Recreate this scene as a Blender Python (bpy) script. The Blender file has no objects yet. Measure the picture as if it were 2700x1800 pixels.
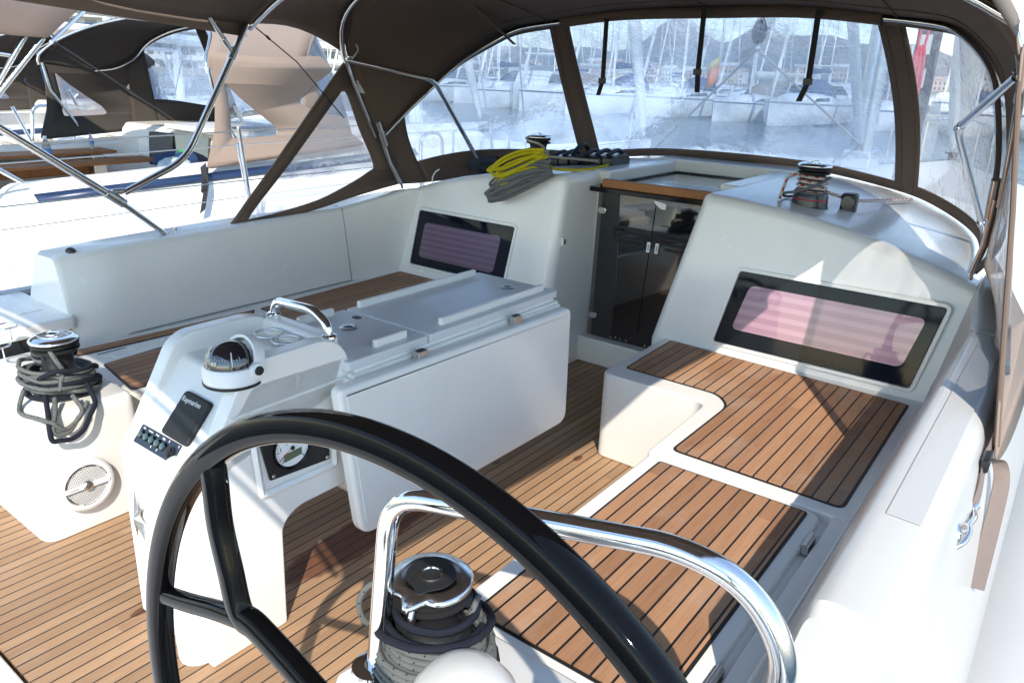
import bpy, bmesh, math, random
from mathutils import Vector, Matrix, noise
random.seed(7)
PI = math.pi
scene = bpy.context.scene
COL = scene.collection

# ------------------------------------------------------------------ camera
cam_data = bpy.data.cameras.new("camera")
cam = bpy.data.objects.new("camera", cam_data)
COL.objects.link(cam)
cam_data.sensor_width = 36.0
cam_data.lens = 26.446
cam_data.clip_start = 0.02
cam_data.clip_end = 20000
_yaw, _pit, _rol = 0.643227, 0.341890, 0.0352303
_cy, _sy, _cp, _sp = math.cos(_yaw), math.sin(_yaw), math.cos(_pit), math.sin(_pit)
_f = Vector((-_sy*_cp, _cy*_cp, -_sp)); _r = Vector((_cy, _sy, 0)); _u = _r.cross(_f)
_r2 = _r*math.cos(_rol) + _u*math.sin(_rol); _u2 = -_r*math.sin(_rol) + _u*math.cos(_rol)
cam.matrix_world = Matrix(((_r2.x, _u2.x, -_f.x, 0), (_r2.y, _u2.y, -_f.y, 0), (_r2.z, _u2.z, -_f.z, 1.6), (0, 0, 0, 1)))
scene.camera = cam

# ------------------------------------------------------------------ light
SUN = Vector((0.74, -0.86, 1.0)).normalized()
elev = math.asin(SUN.z); azim = math.atan2(SUN.x, SUN.y)
world = bpy.data.worlds.new("World"); scene.world = world
world.use_nodes = True
wn, wl = world.node_tree.nodes, world.node_tree.links
sky = wn.new("ShaderNodeTexSky"); sky.sky_type = 'NISHITA'; sky.sun_disc = False
sky.sun_elevation = elev; sky.sun_rotation = azim; sky.air_density = 1.0; sky.dust_density = 0.0; sky.ozone_density = 1.5
bg = wn["Background"]; bg.inputs[1].default_value = 0.15
tint = wn.new("ShaderNodeMix"); tint.data_type = 'RGBA'; tint.blend_type = 'MULTIPLY'; tint.inputs[0].default_value = 1.0
tint.inputs[7].default_value = (1.0, .935, .84, 1)
wl.new(sky.outputs[0], tint.inputs[6]); wl.new(tint.outputs[2], bg.inputs[0])
sl = bpy.data.lights.new("sun", 'SUN'); sl.energy = 2.0; sl.angle = math.radians(0.5); sl.color = (1.0, 0.92, 0.80)
so = bpy.data.objects.new("sun", sl); COL.objects.link(so)
so.rotation_euler = SUN.to_track_quat('Z', 'Y').to_euler(); so.location = (3, -4, 8)
scene.view_settings.view_transform = 'Standard'; scene.view_settings.look = 'None'
scene.view_settings.gamma = 1.0; scene.view_settings.exposure = 1.78
scene.cycles.max_bounces = 10; scene.cycles.transparent_max_bounces = 24
scene.cycles.transmission_bounces = 8; scene.cycles.glossy_bounces = 5; scene.cycles.diffuse_bounces = 8
scene.cycles.caustics_reflective = False; scene.cycles.caustics_refractive = False
try:
    scene.cycles.use_denoising = True
    scene.cycles.sample_clamp_indirect = 6
except Exception:
    pass

# ------------------------------------------------------------------ materials
class NT:
    def __init__(s, name):
        s.m = bpy.data.materials.new(name); s.m.use_nodes = True
        s.t = s.m.node_tree; s.n = s.t.nodes; s.l = s.t.links
        s.b = s.n["Principled BSDF"]
    def new(s, typ, **kw):
        x = s.n.new(typ)
        for k, v in kw.items(): setattr(x, k, v)
        return x
    def link(s, a, b): s.l.new(a, b)
    def math(s, op, a, b=None, c=None, clamp=False):
        x = s.new("ShaderNodeMath", operation=op); x.use_clamp = clamp
        for i, v in enumerate((a, b, c)):
            if v is None: continue
            if isinstance(v, (int, float)): x.inputs[i].default_value = v
            else: s.link(v, x.inputs[i])
        return x.outputs[0]
    def mix(s, fac, a, b):
        x = s.new("ShaderNodeMix", data_type='RGBA')
        for i, v in ((0, fac), (6, a), (7, b)):
            if isinstance(v, (int, float)): x.inputs[i].default_value = v
            elif isinstance(v, tuple): x.inputs[i].default_value = v if len(v) == 4 else (*v, 1)
            else: s.link(v, x.inputs[i])
        return x.outputs[2]
    def noise(s, scale, detail=3, rough=.5, vec=None, dim='3D'):
        x = s.new("ShaderNodeTexNoise"); x.inputs["Scale"].default_value = scale
        x.inputs["Detail"].default_value = detail; x.inputs["Roughness"].default_value = rough
        if vec is not None: s.link(vec, x.inputs["Vector"])
        return x.outputs["Fac"]
    def coords(s, kind="Object", scale=None):
        x = s.new("ShaderNodeTexCoord").outputs[kind]
        if scale:
            m = s.new("ShaderNodeMapping"); m.inputs["Scale"].default_value = scale; s.link(x, m.inputs[0]); x = m.outputs[0]
        return x
    def ramp(s, fac, stops):
        x = s.new("ShaderNodeValToRGB"); e = x.color_ramp.elements
        while len(e) < len(stops): e.new(0.5)
        for el, (p, c) in zip(e, stops):
            el.position = p; el.color = c if len(c) == 4 else (*c, 1)
        s.link(fac, x.inputs[0]); return x.outputs[0]
    def bump(s, h, strength=.2, dist=.01):
        x = s.new("ShaderNodeBump"); x.inputs["Strength"].default_value = strength; x.inputs["Distance"].default_value = dist
        s.link(h, x.inputs["Height"]); s.link(x.outputs[0], s.b.inputs["Normal"]); return x
    def set(s, **kw):
        for k, v in kw.items():
            k = {"color": "Base Color", "rough": "Roughness", "metal": "Metallic", "coat": "Coat Weight", "coatr": "Coat Roughness", "trans": "Transmission Weight", "spec": "Specular IOR Level", "ior": "IOR", "sheen": "Sheen Weight", "sss": "Subsurface Weight"}.get(k, k)
            i = s.b.inputs[k]
            if isinstance(v, (int, float)): i.default_value = v
            elif isinstance(v, tuple): i.default_value = v if len(v) == 4 else (*v, 1)
            else: s.link(v, i)
        return s

def simple(name, color, rough=.5, metal=0., coat=0., var=.08, vscale=8., bump=0., bscale=200., spec=.5):
    t = NT(name)
    v = t.noise(vscale, 4, .6, t.coords())
    c0 = tuple(max(0, c*(1-var)) for c in color); c1 = tuple(min(1, c*(1+var)) for c in color)
    t.set(color=t.mix(v, c0, c1), metal=metal, coat=coat, spec=spec)
    r = t.math('MULTIPLY_ADD', v, .12, rough-.06, clamp=True); t.set(rough=r)
    if bump: t.bump(t.noise(bscale, 2, .5, t.coords()), bump, .002)
    return t.m

def gelcoat(name, color=(.865, .84, .79), rough=.24, grime=.5):
    t = NT(name); co = t.coords()
    big = t.noise(1.7, 5, .62, co); fine = t.noise(14, 3, .6, co)
    stain = t.ramp(t.noise(5, 6, .7, co), [(.52, (0, 0, 0)), (.75, (1, 1, 1))])
    c = t.mix(big, tuple(x*.965 for x in color), color)
    c = t.mix(t.math('MULTIPLY', stain, .17*grime), c, (.55, .49, .40))
    runs = t.ramp(t.noise(1.0, 5, .7, t.coords("Object", (26, 26, 2.2))), [(.60, (0, 0, 0)), (.74, (1, 1, 1))])
    c = t.mix(t.math('MULTIPLY', t.math('MULTIPLY', runs, big), .16*grime), c, (.50, .46, .40))
    specks = t.ramp(t.noise(160, 2, .5, co), [(.735, (0, 0, 0)), (.76, (1, 1, 1))])
    c = t.mix(t.math('MULTIPLY', specks, .35*grime), c, (.30, .27, .23))
    t.set(color=c, rough=t.math('MULTIPLY_ADD', fine, .08, rough-.02, clamp=True), coat=.25, coatr=.10)
    t.bump(t.noise(2.5, 2, .4, co), .012, .02)
    return t.m

def nonskid(name, color=(.78, .78, .765), axis=0, w=.0045):
    t = NT(name); co = t.coords()
    sp = t.new("ShaderNodeSeparateXYZ"); t.link(co, sp.inputs[0])
    fr = t.math('FRACT', t.math('DIVIDE', sp.outputs[axis], w))
    st = t.math('GREATER_THAN', fr, .62)
    big = t.noise(3, 5, .6, co)
    t.set(color=t.mix(st, t.mix(big, tuple(x*.95 for x in color), color), tuple(x*.93 for x in color)), rough=.45)
    t.bump(t.math('SUBTRACT', 1.0, st), .35, .002)
    return t.m

def teak(name, w, phase, c_lo, c_hi, seam=.10, axis=0, grey=.25, wet=()):
    t = NT(name); g = t.new("ShaderNodeNewGeometry").outputs["Position"]
    sp = t.new("ShaderNodeSeparateXYZ"); t.link(g, sp.inputs[0])
    ax = sp.outputs[axis]; al = sp.outputs[1-axis]
    q = t.math('DIVIDE', t.math('SUBTRACT', ax, phase), w)
    fr = t.math('FRACT', q); ix = t.math('FLOOR', q)
    d = t.math('ABSOLUTE', t.math('SUBTRACT', fr, .5))
    isseam = t.math('GREATER_THAN', d, .5-seam/2)
    wn_ = t.new("ShaderNodeTexWhiteNoise", noise_dimensions='2D')
    cb = t.new("ShaderNodeCombineXYZ"); t.link(ix, cb.inputs[0])
    seg = t.math('FLOOR', t.math('DIVIDE', t.math('ADD', al, t.math('MULTIPLY', t.math('FRACT', t.math('MULTIPLY', ix, .377)), 1.7)), 1.15))
    t.link(seg, cb.inputs[1]); t.link(cb.outputs[0], wn_.inputs[0])
    rnd = wn_.outputs[0]
    # grain: noise stretched along the plank, shifted per plank
    cg = t.new("ShaderNodeCombineXYZ")
    t.link(t.math('MULTIPLY', ax, 300.), cg.inputs[0]); t.link(t.math('MULTIPLY', al, 9.), cg.inputs[1]); t.link(t.math('MULTIPLY', rnd, 40.), cg.inputs[2])
    grain = t.noise(1.0, 4, .65, cg.outputs[0])
    cg2 = t.new("ShaderNodeCombineXYZ")
    t.link(t.math('MULTIPLY', ax, 60.), cg2.inputs[0]); t.link(t.math('MULTIPLY', al, 3.), cg2.inputs[1]); t.link(t.math('MULTIPLY', rnd, 17.), cg2.inputs[2])
    figure = t.noise(1.0, 3, .6, cg2.outputs[0])
    blot = t.noise(3.5, 5, .65, g)
    k = t.math('ADD', t.math('MULTIPLY', grain, .40), t.math('ADD', t.math('MULTIPLY', rnd, .42), t.math('MULTIPLY', figure, .36)))
    kk = t.math('SUBTRACT', k, .06, clamp=True)
    c = t.mix(kk, c_lo, c_hi)
    gl = t.ramp(blot, [(.50, (0, 0, 0)), (.78, (1, 1, 1))])
    c = t.mix(t.math('MULTIPLY', gl, grey), c, (.46, .40, .33))
    pores = t.ramp(grain, [(.30, (1, 1, 1)), (.42, (0, 0, 0))])
    c = t.mix(t.math('MULTIPLY', pores, .28), c, tuple(x*.45 for x in c_lo))
    wetm = None
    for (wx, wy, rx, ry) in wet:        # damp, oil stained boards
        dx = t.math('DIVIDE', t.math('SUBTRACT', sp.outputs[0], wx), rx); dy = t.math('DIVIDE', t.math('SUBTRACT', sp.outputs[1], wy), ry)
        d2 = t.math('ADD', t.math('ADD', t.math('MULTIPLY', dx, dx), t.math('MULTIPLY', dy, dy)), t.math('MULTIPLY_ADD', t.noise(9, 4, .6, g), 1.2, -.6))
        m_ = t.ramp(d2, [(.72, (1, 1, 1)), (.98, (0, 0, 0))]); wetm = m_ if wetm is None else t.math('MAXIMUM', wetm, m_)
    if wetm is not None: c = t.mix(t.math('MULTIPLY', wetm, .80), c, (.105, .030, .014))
    c = t.mix(isseam, c, (.012, .012, .013))
    t.set(color=c, rough=t.math('SUBTRACT', .62, t.math('MULTIPLY', isseam, .2)), spec=.35)
    t.bump(t.math('SUBTRACT', t.math('MULTIPLY', grain, .5), t.math('MULTIPLY', isseam, .8)), .18, .0015)
    return t.m

def steel(name="stainless_steel", rough=.09, tint=(.78, .78, .79)):
    t = NT(name); co = t.coords()
    t.set(color=t.mix(t.noise(30, 4, .6, co), tuple(x*.9 for x in tint), tint), metal=1., rough=t.math('MULTIPLY_ADD', t.noise(90, 3, .7, co), .10, rough-.04, clamp=True))
    return t.m

def canvas(name, color, weave=.12):
    t = NT(name); co = t.coords()
    big = t.noise(2.2, 5, .62, co)
    w1 = t.new("ShaderNodeTexWave"); w1.inputs["Scale"].default_value = 260; w1.inputs["Distortion"].default_value = .6; t.link(co, w1.inputs[0])
    t.set(color=t.mix(big, tuple(x*.86 for x in color), tuple(x*1.08 for x in color)), rough=.85, spec=.2, sheen=.06)
    wr = t.noise(3.0, 3, .55, co)
    h = t.math('ADD', t.math('MULTIPLY', w1.outputs[1], .06), t.math('MULTIPLY', wr, 1.0))
    t.bump(h, weave, .03)
    return t.m

def vinyl(name, clear=(.58, .68, .83), milk=.10, wav=.35, seed=0., refr=(.30, .42)):
    """clear sheet: passes most light, bends part of it through its waves, scatters a little in scuffs"""
    t = NT(name); t.n.remove(t.b); out = t.n["Material Output"]; co = t.coords()
    mp = t.new("ShaderNodeMapping"); mp.inputs["Location"].default_value = (seed, seed*.7, seed*.3); t.link(co, mp.inputs[0]); co = mp.outputs[0]
    tr = t.new("ShaderNodeBsdfTransparent"); tr.inputs[0].default_value = (*clear, 1)
    rf = t.new("ShaderNodeBsdfRefraction"); rf.inputs["IOR"].default_value = 1.12; rf.inputs["Roughness"].default_value = .0; rf.inputs["Color"].default_value = (*clear, 1)
    gl = t.new("ShaderNodeBsdfGlossy"); gl.inputs["Roughness"].default_value = .05
    df = t.new("ShaderNodeBsdfTranslucent"); df.inputs[0].default_value = (.80, .86, .95, 1)
    d2 = t.new("ShaderNodeBsdfDiffuse"); d2.inputs[0].default_value = (.80, .85, .92, 1)
    st = t.new("ShaderNodeMapping"); st.inputs["Scale"].default_value = (1.0, 1.0, .45); t.link(co, st.inputs[0])
    wv = t.noise(9, 5, .6, st.outputs[0]); wf = t.noise(38, 3, .6, co)
    h = t.math('ADD', wv, t.math('MULTIPLY', wf, .07))
    bp = t.new("ShaderNodeBump"); bp.inputs["Strength"].default_value = wav; bp.inputs["Distance"].default_value = .035; t.link(h, bp.inputs["Height"])
    for b in (rf, gl): t.link(bp.outputs[0], b.inputs["Normal"])
    patch = t.ramp(t.noise(5.5, 5, .62, co), [(.36, (0, 0, 0)), (.66, (1, 1, 1))])
    m1 = t.new("ShaderNodeMixShader"); t.link(t.math('MULTIPLY_ADD', patch, refr[1], refr[0]), m1.inputs[0]); t.link(tr.outputs[0], m1.inputs[1]); t.link(rf.outputs[0], m1.inputs[2])
    sc = t.ramp(t.noise(90, 3, .8, st.outputs[0]), [(.64, (0, 0, 0)), (.80, (1, 1, 1))])
    cloud = t.ramp(t.noise(1.6, 4, .55, co), [(.2, (0, 0, 0)), (.9, (1, 1, 1))])
    mk = t.math('ADD', t.math('MULTIPLY', cloud, milk*1.3), t.math('ADD', t.math('MULTIPLY', sc, milk*1.3), milk*.5))
    ad = t.new("ShaderNodeMixShader"); ad.inputs[0].default_value = .35; t.link(df.outputs[0], ad.inputs[1]); t.link(d2.outputs[0], ad.inputs[2])
    m2 = t.new("ShaderNodeMixShader"); t.link(mk, m2.inputs[0]); t.link(m1.outputs[0], m2.inputs[1]); t.link(ad.outputs[0], m2.inputs[2])
    lw = t.new("ShaderNodeLayerWeight"); lw.inputs[0].default_value = .18
    m3 = t.new("ShaderNodeMixShader"); t.link(t.math('MULTIPLY_ADD', lw.outputs["Fresnel"], .5, .02, clamp=True), m3.inputs[0]); t.link(m2.outputs[0], m3.inputs[1]); t.link(gl.outputs[0], m3.inputs[2])
    t.link(m3.outputs[0], out.inputs[0])
    return t.m

def rope(name, color, fleck=None, period=.05, duty=.25, vf=.16):
    t = NT(name); uv = t.coords("UV"); sp = t.new("ShaderNodeSeparateXYZ"); t.link(uv, sp.inputs[0])
    u, v = sp.outputs[0], sp.outputs[1]
    br = t.math('MULTIPLY', t.math('SINE', t.math('ADD', t.math('MULTIPLY', u, 1400.), t.math('MULTIPLY', v, 25.1))), t.math('SINE', t.math('SUBTRACT', t.math('MULTIPLY', u, 1400.), t.math('MULTIPLY', v, 25.1))))
    c = t.mix(t.noise(35, 3, .6, t.coords()), tuple(x*.8 for x in color), tuple(min(1, x*1.12) for x in color))
    c = t.mix(t.math('MULTIPLY_ADD', br, .12, .12), c, tuple(x*.5 for x in color))
    if fleck:
        fu = t.math('LESS_THAN', t.math('FRACT', t.math('ADD', t.math('DIVIDE', u, period), t.math('MULTIPLY', t.math('FLOOR', t.math('MULTIPLY', v, 3.)), .37))), duty)
        fv = t.math('LESS_THAN', t.math('FRACT', t.math('MULTIPLY', v, 3.)), vf)
        c = t.mix(t.math('MULTIPLY', fu, fv), c, fleck)
    t.set(color=c, rough=.8, spec=.25)
    t.bump(br, .4, .0015)
    return t.m

M = {}
M['gel'] = gelcoat("white_gelcoat")
M['gel_coam'] = gelcoat("sun_dimmed_gelcoat", (.56, .548, .525), .3, 1.0)  # white gelcoat darkened in colour, tempering the sunlight on coaming and dome
M['gel2'] = gelcoat("cream_gelcoat", (.79, .775, .735), .3, .9)
M['table'] = gelcoat("table_moulding", (.83, .82, .79), .22, .5)
M['tabletop'] = simple("table_top_plastic", (.66, .665, .69), .35, coat=.1, var=.04, vscale=3)
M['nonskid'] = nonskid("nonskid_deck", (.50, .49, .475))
M['nonskid_grey'] = nonskid("grey_nonskid", (.66, .69, .72))
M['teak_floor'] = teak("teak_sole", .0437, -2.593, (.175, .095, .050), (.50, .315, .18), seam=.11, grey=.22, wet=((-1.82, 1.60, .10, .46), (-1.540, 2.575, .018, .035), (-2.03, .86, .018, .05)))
M['teak_seat'] = teak("teak_seat", .0469, -.4215, (.165, .074, .037), (.53, .295, .160), seam=.125, grey=.42)
M['teak_port'] = teak("teak_port_seat", .0469, -2.775, (.20, .090, .044), (.52, .28, .145), seam=.115, grey=.10)
M['winglass'] = simple("black_window_glass", (.005, .007, .014), .06, var=.1, spec=.2)
M['caulk'] = simple("black_caulk", (.012, .012, .013), .5, var=.1)
M['steel'] = steel()
M['chrome'] = steel("chrome", .045, (.82, .82, .83))
M['cap'] = steel("worn_chrome", .19, (.74, .73, .72))
M['steel_dull'] = steel("dull_steel", .28, (.62, .62, .61))
M['steel_pole'] = steel("pole_steel", .13, (.74, .74, .73))
M['blackgloss'] = simple("black_lacquer", (.004, .004, .005), .10, coat=.0, var=.2, vscale=3, spec=.24)
M['black'] = simple("black_plastic", (.014, .014, .016), .38, var=.15, bump=.03)
M['blackmatt'] = simple("black_rubber", (.012, .012, .013), .62, var=.2, bump=.08, bscale=600)
M['drum'] = simple("winch_drum_black", (.020, .021, .024), .30, var=.15, spec=.6)
M['navy'] = simple("navy_panel", (.012, .018, .035), .3, var=.1)
t = NT("wheel_lacquer"); t.set(color=(.003, .003, .0035), rough=t.math('MULTIPLY_ADD', t.noise(40, 4, .7, t.coords()), .05, .01), spec=.16); M['wheel'] = t.m
M['red'] = simple("red_ring", (.55, .012, .012), .4)
M['white'] = simple("white_plastic", (.80, .80, .80), .35, var=.03)
M['grey'] = simple("grey_plastic", (.30, .31, .32), .45)
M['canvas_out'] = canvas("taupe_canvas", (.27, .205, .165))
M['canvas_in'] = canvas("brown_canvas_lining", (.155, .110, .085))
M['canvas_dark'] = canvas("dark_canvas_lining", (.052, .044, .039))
M['webbing'] = simple("taupe_webbing", (.22, .17, .145), .8, bump=.3, bscale=900)
M['strapblk'] = simple("black_strap", (.013, .012, .012), .7)
M['vinyl'] = vinyl("clear_vinyl", milk=.085, wav=.42)
M['vinyl_side'] = vinyl("clear_vinyl_creased", clear=(.86, .89, .93), milk=.07, wav=.6, seed=4., refr=(.12, .38))
M['vinyl_old'] = vinyl("scuffed_vinyl", clear=(.74, .78, .84), milk=.17, wav=.35, seed=9.)
M['wood'] = teak("varnished_wood", .6, .1, (.22, .085, .030), (.46, .20, .075), seam=0.0, grey=.0)
M['rope_grey'] = rope("grey_rope", (.135, .142, .138), (.010, .010, .012), .030, .12, .24)
M['rope_plain'] = rope("plain_grey_rope", (.17, .175, .18))
M['rope_navy'] = rope("navy_rope", (.012, .014, .024))
M['rope_yellow'] = rope("yellow_rope", (.62, .52, .015))
M['rope_white'] = rope("white_red_rope", (.62, .58, .52), (.60, .02, .02), .045, .4, .5)
M['rope_cream'] = rope("cream_rope", (.52, .47, .39))
M['rope_red'] = rope("red_rope", (.50, .03, .07))

# ------------------------------------------------------------------ mesh building
def crom(pts, sub, closed=False):
    """Catmull-Rom resample"""
    P = [Vector(p) for p in pts]; n = len(P); out = []
    segs = n if closed else n-1
    for i in range(segs):
        if closed: a, b, c, d = P[(i-1) % n], P[i], P[(i+1) % n], P[(i+2) % n]
        else: a, b, c, d = P[max(i-1, 0)], P[i], P[i+1], P[min(i+2, n-1)]
        for k in range(sub):
            t = k/sub
            out.append(.5*((2*b) + (c-a)*t + (2*a-5*b+4*c-d)*t*t + (3*b-a-3*c+d)*t**3))
    if not closed: out.append(P[-1].copy())
    return out

def fillet(pts, r, n=6):
    """polyline with its corners rounded"""
    P = [Vector(p) for p in pts]; out = [P[0]]
    for i in range(1, len(P)-1):
        a, b, c = P[i-1], P[i], P[i+1]
        d1 = (a-b); d2 = (c-b); rr = min(r, d1.length*.49, d2.length*.49)
        p0 = b+d1.normalized()*rr; p1 = b+d2.normalized()*rr
        for k in range(n+1):
            t = k/n; out.append((1-t)**2*p0 + 2*t*(1-t)*b + t*t*p1)
    out.append(P[-1]); return out

def rpoly(pts, r, n=5):
    """closed 2-D polygon with rounded corners; r is one radius or a list"""
    N = len(pts); out = []
    for i in range(N):
        a, b, c = (Vector((*pts[(i+k) % N][:2], 0)) for k in (-1, 0, 1))
        rr = r[i] if isinstance(r, (list, tuple)) else r
        if rr <= 0: out.append((b.x, b.y)); continue
        d1, d2 = a-b, c-b; rr = min(rr, d1.length*.49, d2.length*.49)
        p0 = b+d1.normalized()*rr; p1 = b+d2.normalized()*rr
        for k in range(n+1):
            t = k/n; q = (1-t)**2*p0 + 2*t*(1-t)*b + t*t*p1; out.append((q.x, q.y))
    return out

def inset(poly, d):
    N = len(poly); A = sum(poly[i][0]*poly[(i+1) % N][1]-poly[(i+1) % N][0]*poly[i][1] for i in range(N)); s = 1 if A > 0 else -1
    out = []
    for i in range(N):
        p, q, r = Vector(poly[i-1]), Vector(poly[i]), Vector(poly[(i+1) % N])
        e1, e2 = (q-p), (r-q)
        n1 = Vector((-e1.y, e1.x)).normalized()*s; n2 = Vector((-e2.y, e2.x)).normalized()*s
        m = (n1+n2); L = m.length
        m = m/L if L > 1e-6 else n1
        k = d/max(.35, m.dot(n1)); out.append((q.x+m.x*k, q.y+m.y*k))
    return out

class MB:
    def __init__(s): s.v = []; s.f = []; s.uv = {}; s.mi = {}; s.cur = 0
    def add(s, vs, fs, uvs=None):
        o = len(s.v); s.v += [tuple(v) for v in vs]
        for i, f in enumerate(fs):
            if uvs: s.uv[len(s.f)] = uvs[i]
            if s.cur: s.mi[len(s.f)] = s.cur
            s.f.append(tuple(o+k for k in f))
        return s
    def box(s, x0, x1, y0, y1, z0, z1, mat=None):
        vs = [(x, y, z) for z in (z0, z1) for y in (y0, y1) for x in (x0, x1)]
        if mat is not None: vs = [mat @ Vector(v) for v in vs]
        return s.add(vs, [(0, 2, 3, 1), (4, 5, 7, 6), (0, 1, 5, 4), (2, 6, 7, 3), (0, 4, 6, 2), (1, 3, 7, 5)])
    def prism(s, pts, vec):
        n = len(pts); vec = Vector(vec); a = [Vector(p) for p in pts]
        vs = a+[p+vec for p in a]
        return s.add(vs, [tuple(range(n-1, -1, -1)), tuple(range(n, 2*n))]+[(i, (i+1) % n, n+(i+1) % n, n+i) for i in range(n)])
    def flat(s, poly, z0, z1): return s.prism([(x, y, z0) for x, y in poly], (0, 0, z1-z0))
    def tube(s, pts, r, n=10, closed=False, flat=1.0, ref=None):
        P = [Vector(p) for p in pts]; N = len(P); rings = []; acc = 0.; us = []
        nrm = None
        for i in range(N):
            if closed: t = P[(i+1) % N]-P[i-1]
            else: t = P[min(i+1, N-1)]-P[max(i-1, 0)]
            t = t.normalized() if t.length > 1e-9 else Vector((0, 0, 1))
            if nrm is None:
                nrm = Vector(ref) if ref else (Vector((0, 0, 1)) if abs(t.z) < .9 else Vector((1, 0, 0)))
            nrm = (nrm - t*nrm.dot(t)); nrm = nrm.normalized() if nrm.length > 1e-6 else t.orthogonal().normalized()
            bn = t.cross(nrm); rr = r[i] if isinstance(r, (list, tuple)) else r
            rings.append([P[i]+nrm*rr*flat*math.cos(2*PI*k/n)+bn*rr*math.sin(2*PI*k/n) for k in range(n)])
            us.append(acc)
            acc += (P[(i+1) % N]-P[i]).length if (closed or i < N-1) else 0
        us.append(acc)
        vs = [q for ring in rings for q in ring]; fs = []; uvs = []
        for i in range(N if closed else N-1):
            j = (i+1) % N
            for k in range(n):
                k2 = (k+1) % n
                fs.append((i*n+k, i*n+k2, j*n+k2, j*n+k)); u0, u1 = us[i], us[i+1]
                uvs.append([(u0, k/n), (u0, (k+1)/n), (u1, (k+1)/n), (u1, k/n)])
        if not closed:
            fs.append(tuple(range(n-1, -1, -1))); uvs.append([(us[0], 0)]*n)
            fs.append(tuple((N-1)*n+k for k in range(n))); uvs.append([(acc, 0)]*n)
        return s.add(vs, fs, uvs)
    def lathe(s, prof, c=(0, 0, 0), n=32, mat=None):
        vs = []; fs = []; m = len(prof)
        for r, z in prof:
            for k in range(n):
                a = 2*PI*k/n; p = Vector((r*math.cos(a), r*math.sin(a), z))
                vs.append((mat @ p if mat is not None else p)+Vector(c))
        for i in range(m-1):
            for k in range(n):
                k2 = (k+1) % n; fs.append((i*n+k, i*n+k2, (i+1)*n+k2, (i+1)*n+k))
        if prof[0][0] > 1e-5: fs.append(tuple(range(n-1, -1, -1)))
        if prof[-1][0] > 1e-5: fs.append(tuple((m-1)*n+k for k in range(n)))
        return s.add(vs, fs)
    def grid(s, rows, flip=False, closed=False):
        R = len(rows); C_ = len(rows[0]); vs = [p for r in rows for p in r]; fs = []
        for i in range(R-1):
            for j in range(C_ if closed else C_-1):
                j2 = (j+1) % C_
                f = (i*C_+j, i*C_+j2, (i+1)*C_+j2, (i+1)*C_+j); fs.append(f[::-1] if flip else f)
        return s.add(vs, fs)
    def build(s, name, mat, parent=None, bevel=0., seg=2, sharp=35, solid=0., recalc=True, subsurf=0, merge=True):
        off = Vector(parent['_o']) if parent is not None and '_o' in parent else Vector((0, 0, 0))
        me = bpy.data.meshes.new(name)
        me.from_pydata([Vector(v)-off for v in s.v], [], s.f)
        mats = mat if isinstance(mat, (list, tuple)) else [mat]
        for m_ in mats: me.materials.append(m_)
        if s.uv:
            ul = me.uv_layers.new(name="UVMap")
            for p in me.polygons:
                q = s.uv.get(p.index)
                if q:
                    for li, c in zip(p.loop_indices, q): ul.data[li].uv = c
        for i, k in s.mi.items(): me.polygons[i].material_index = k
        bm = bmesh.new(); bm.from_mesh(me)
        if merge: bmesh.ops.remove_doubles(bm, verts=bm.verts, dist=1e-5)
        if recalc: bmesh.ops.recalc_face_normals(bm, faces=bm.faces)
        bm.to_mesh(me); bm.free()
        for p in me.polygons: p.use_smooth = True
        me.set_sharp_from_angle(angle=math.radians(sharp))
        o = bpy.data.objects.new(name, me); COL.objects.link(o)
        if parent is not None:
            o.parent = parent; o['_o'] = tuple(off)
        if subsurf:
            md = o.modifiers.new("sub", 'SUBSURF'); md.levels = subsurf; md.render_levels = subsurf
        if solid:
            md = o.modifiers.new("solid", 'SOLIDIFY'); md.thickness = solid; md.offset = 0; md.material_offset = 1 if len(mats) > 1 else 0; md.material_offset_rim = 0
        if bevel:
            md = o.modifiers.new("bevel", 'BEVEL'); md.width = bevel; md.segments = seg; md.limit_method = 'ANGLE'; md.angle_limit = math.radians(32); md.harden_normals = True
        return o

def tag(o, label=None, cat=None, group=None, kind=None):
    if label: o['label'] = label
    if cat: o['category'] = cat
    if group: o['group'] = group
    if kind: o['kind'] = kind
    return o

def thing(name, label, cat, loc=(0, 0, 0), group=None):
    o = bpy.data.objects.new(name, None); COL.objects.link(o); o.location = loc; o.empty_display_size = .1
    o['_o'] = tuple(loc); return tag(o, label, cat, group)

def copy_tree(o, parent=None):
    c = o.copy(); COL.objects.link(c)
    if parent is not None: c.parent = parent
    for ch in list(o.children): copy_tree(ch, c)
    return c

def text(name, body, size, mat, parent, loc, right, up, extr=.0004):
    """raised lettering lying in the plane spanned by right and up"""
    cu = bpy.data.curves.new(name, 'FONT'); cu.body = body; cu.size = size; cu.extrude = extr; cu.align_x = 'CENTER'; cu.align_y = 'CENTER'
    cu.materials.append(mat)
    o = bpy.data.objects.new(name, cu); COL.objects.link(o)
    off = Vector(parent['_o']) if parent is not None else Vector((0, 0, 0))
    r = Vector(right).normalized(); n = r.cross(Vector(up)).normalized(); u = n.cross(r)
    l = Vector(loc)-off
    o.matrix_local = Matrix(((r.x, u.x, n.x, l.x), (r.y, u.y, n.y, l.y), (r.z, u.z, n.z, l.z), (0, 0, 0, 1)))
    if parent is not None: o.parent = parent
    bpy.context.view_layer.update()
    me = bpy.data.meshes.new_from_object(o.evaluated_get(bpy.context.evaluated_depsgraph_get()))
    m = bpy.data.objects.new(name, me); COL.objects.link(m); m.matrix_local = o.matrix_local.copy(); m.parent = parent
    m.matrix_local = o.matrix_local.copy(); bpy.data.objects.remove(o, do_unlink=True); bpy.data.curves.remove(cu)
    return m

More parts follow.
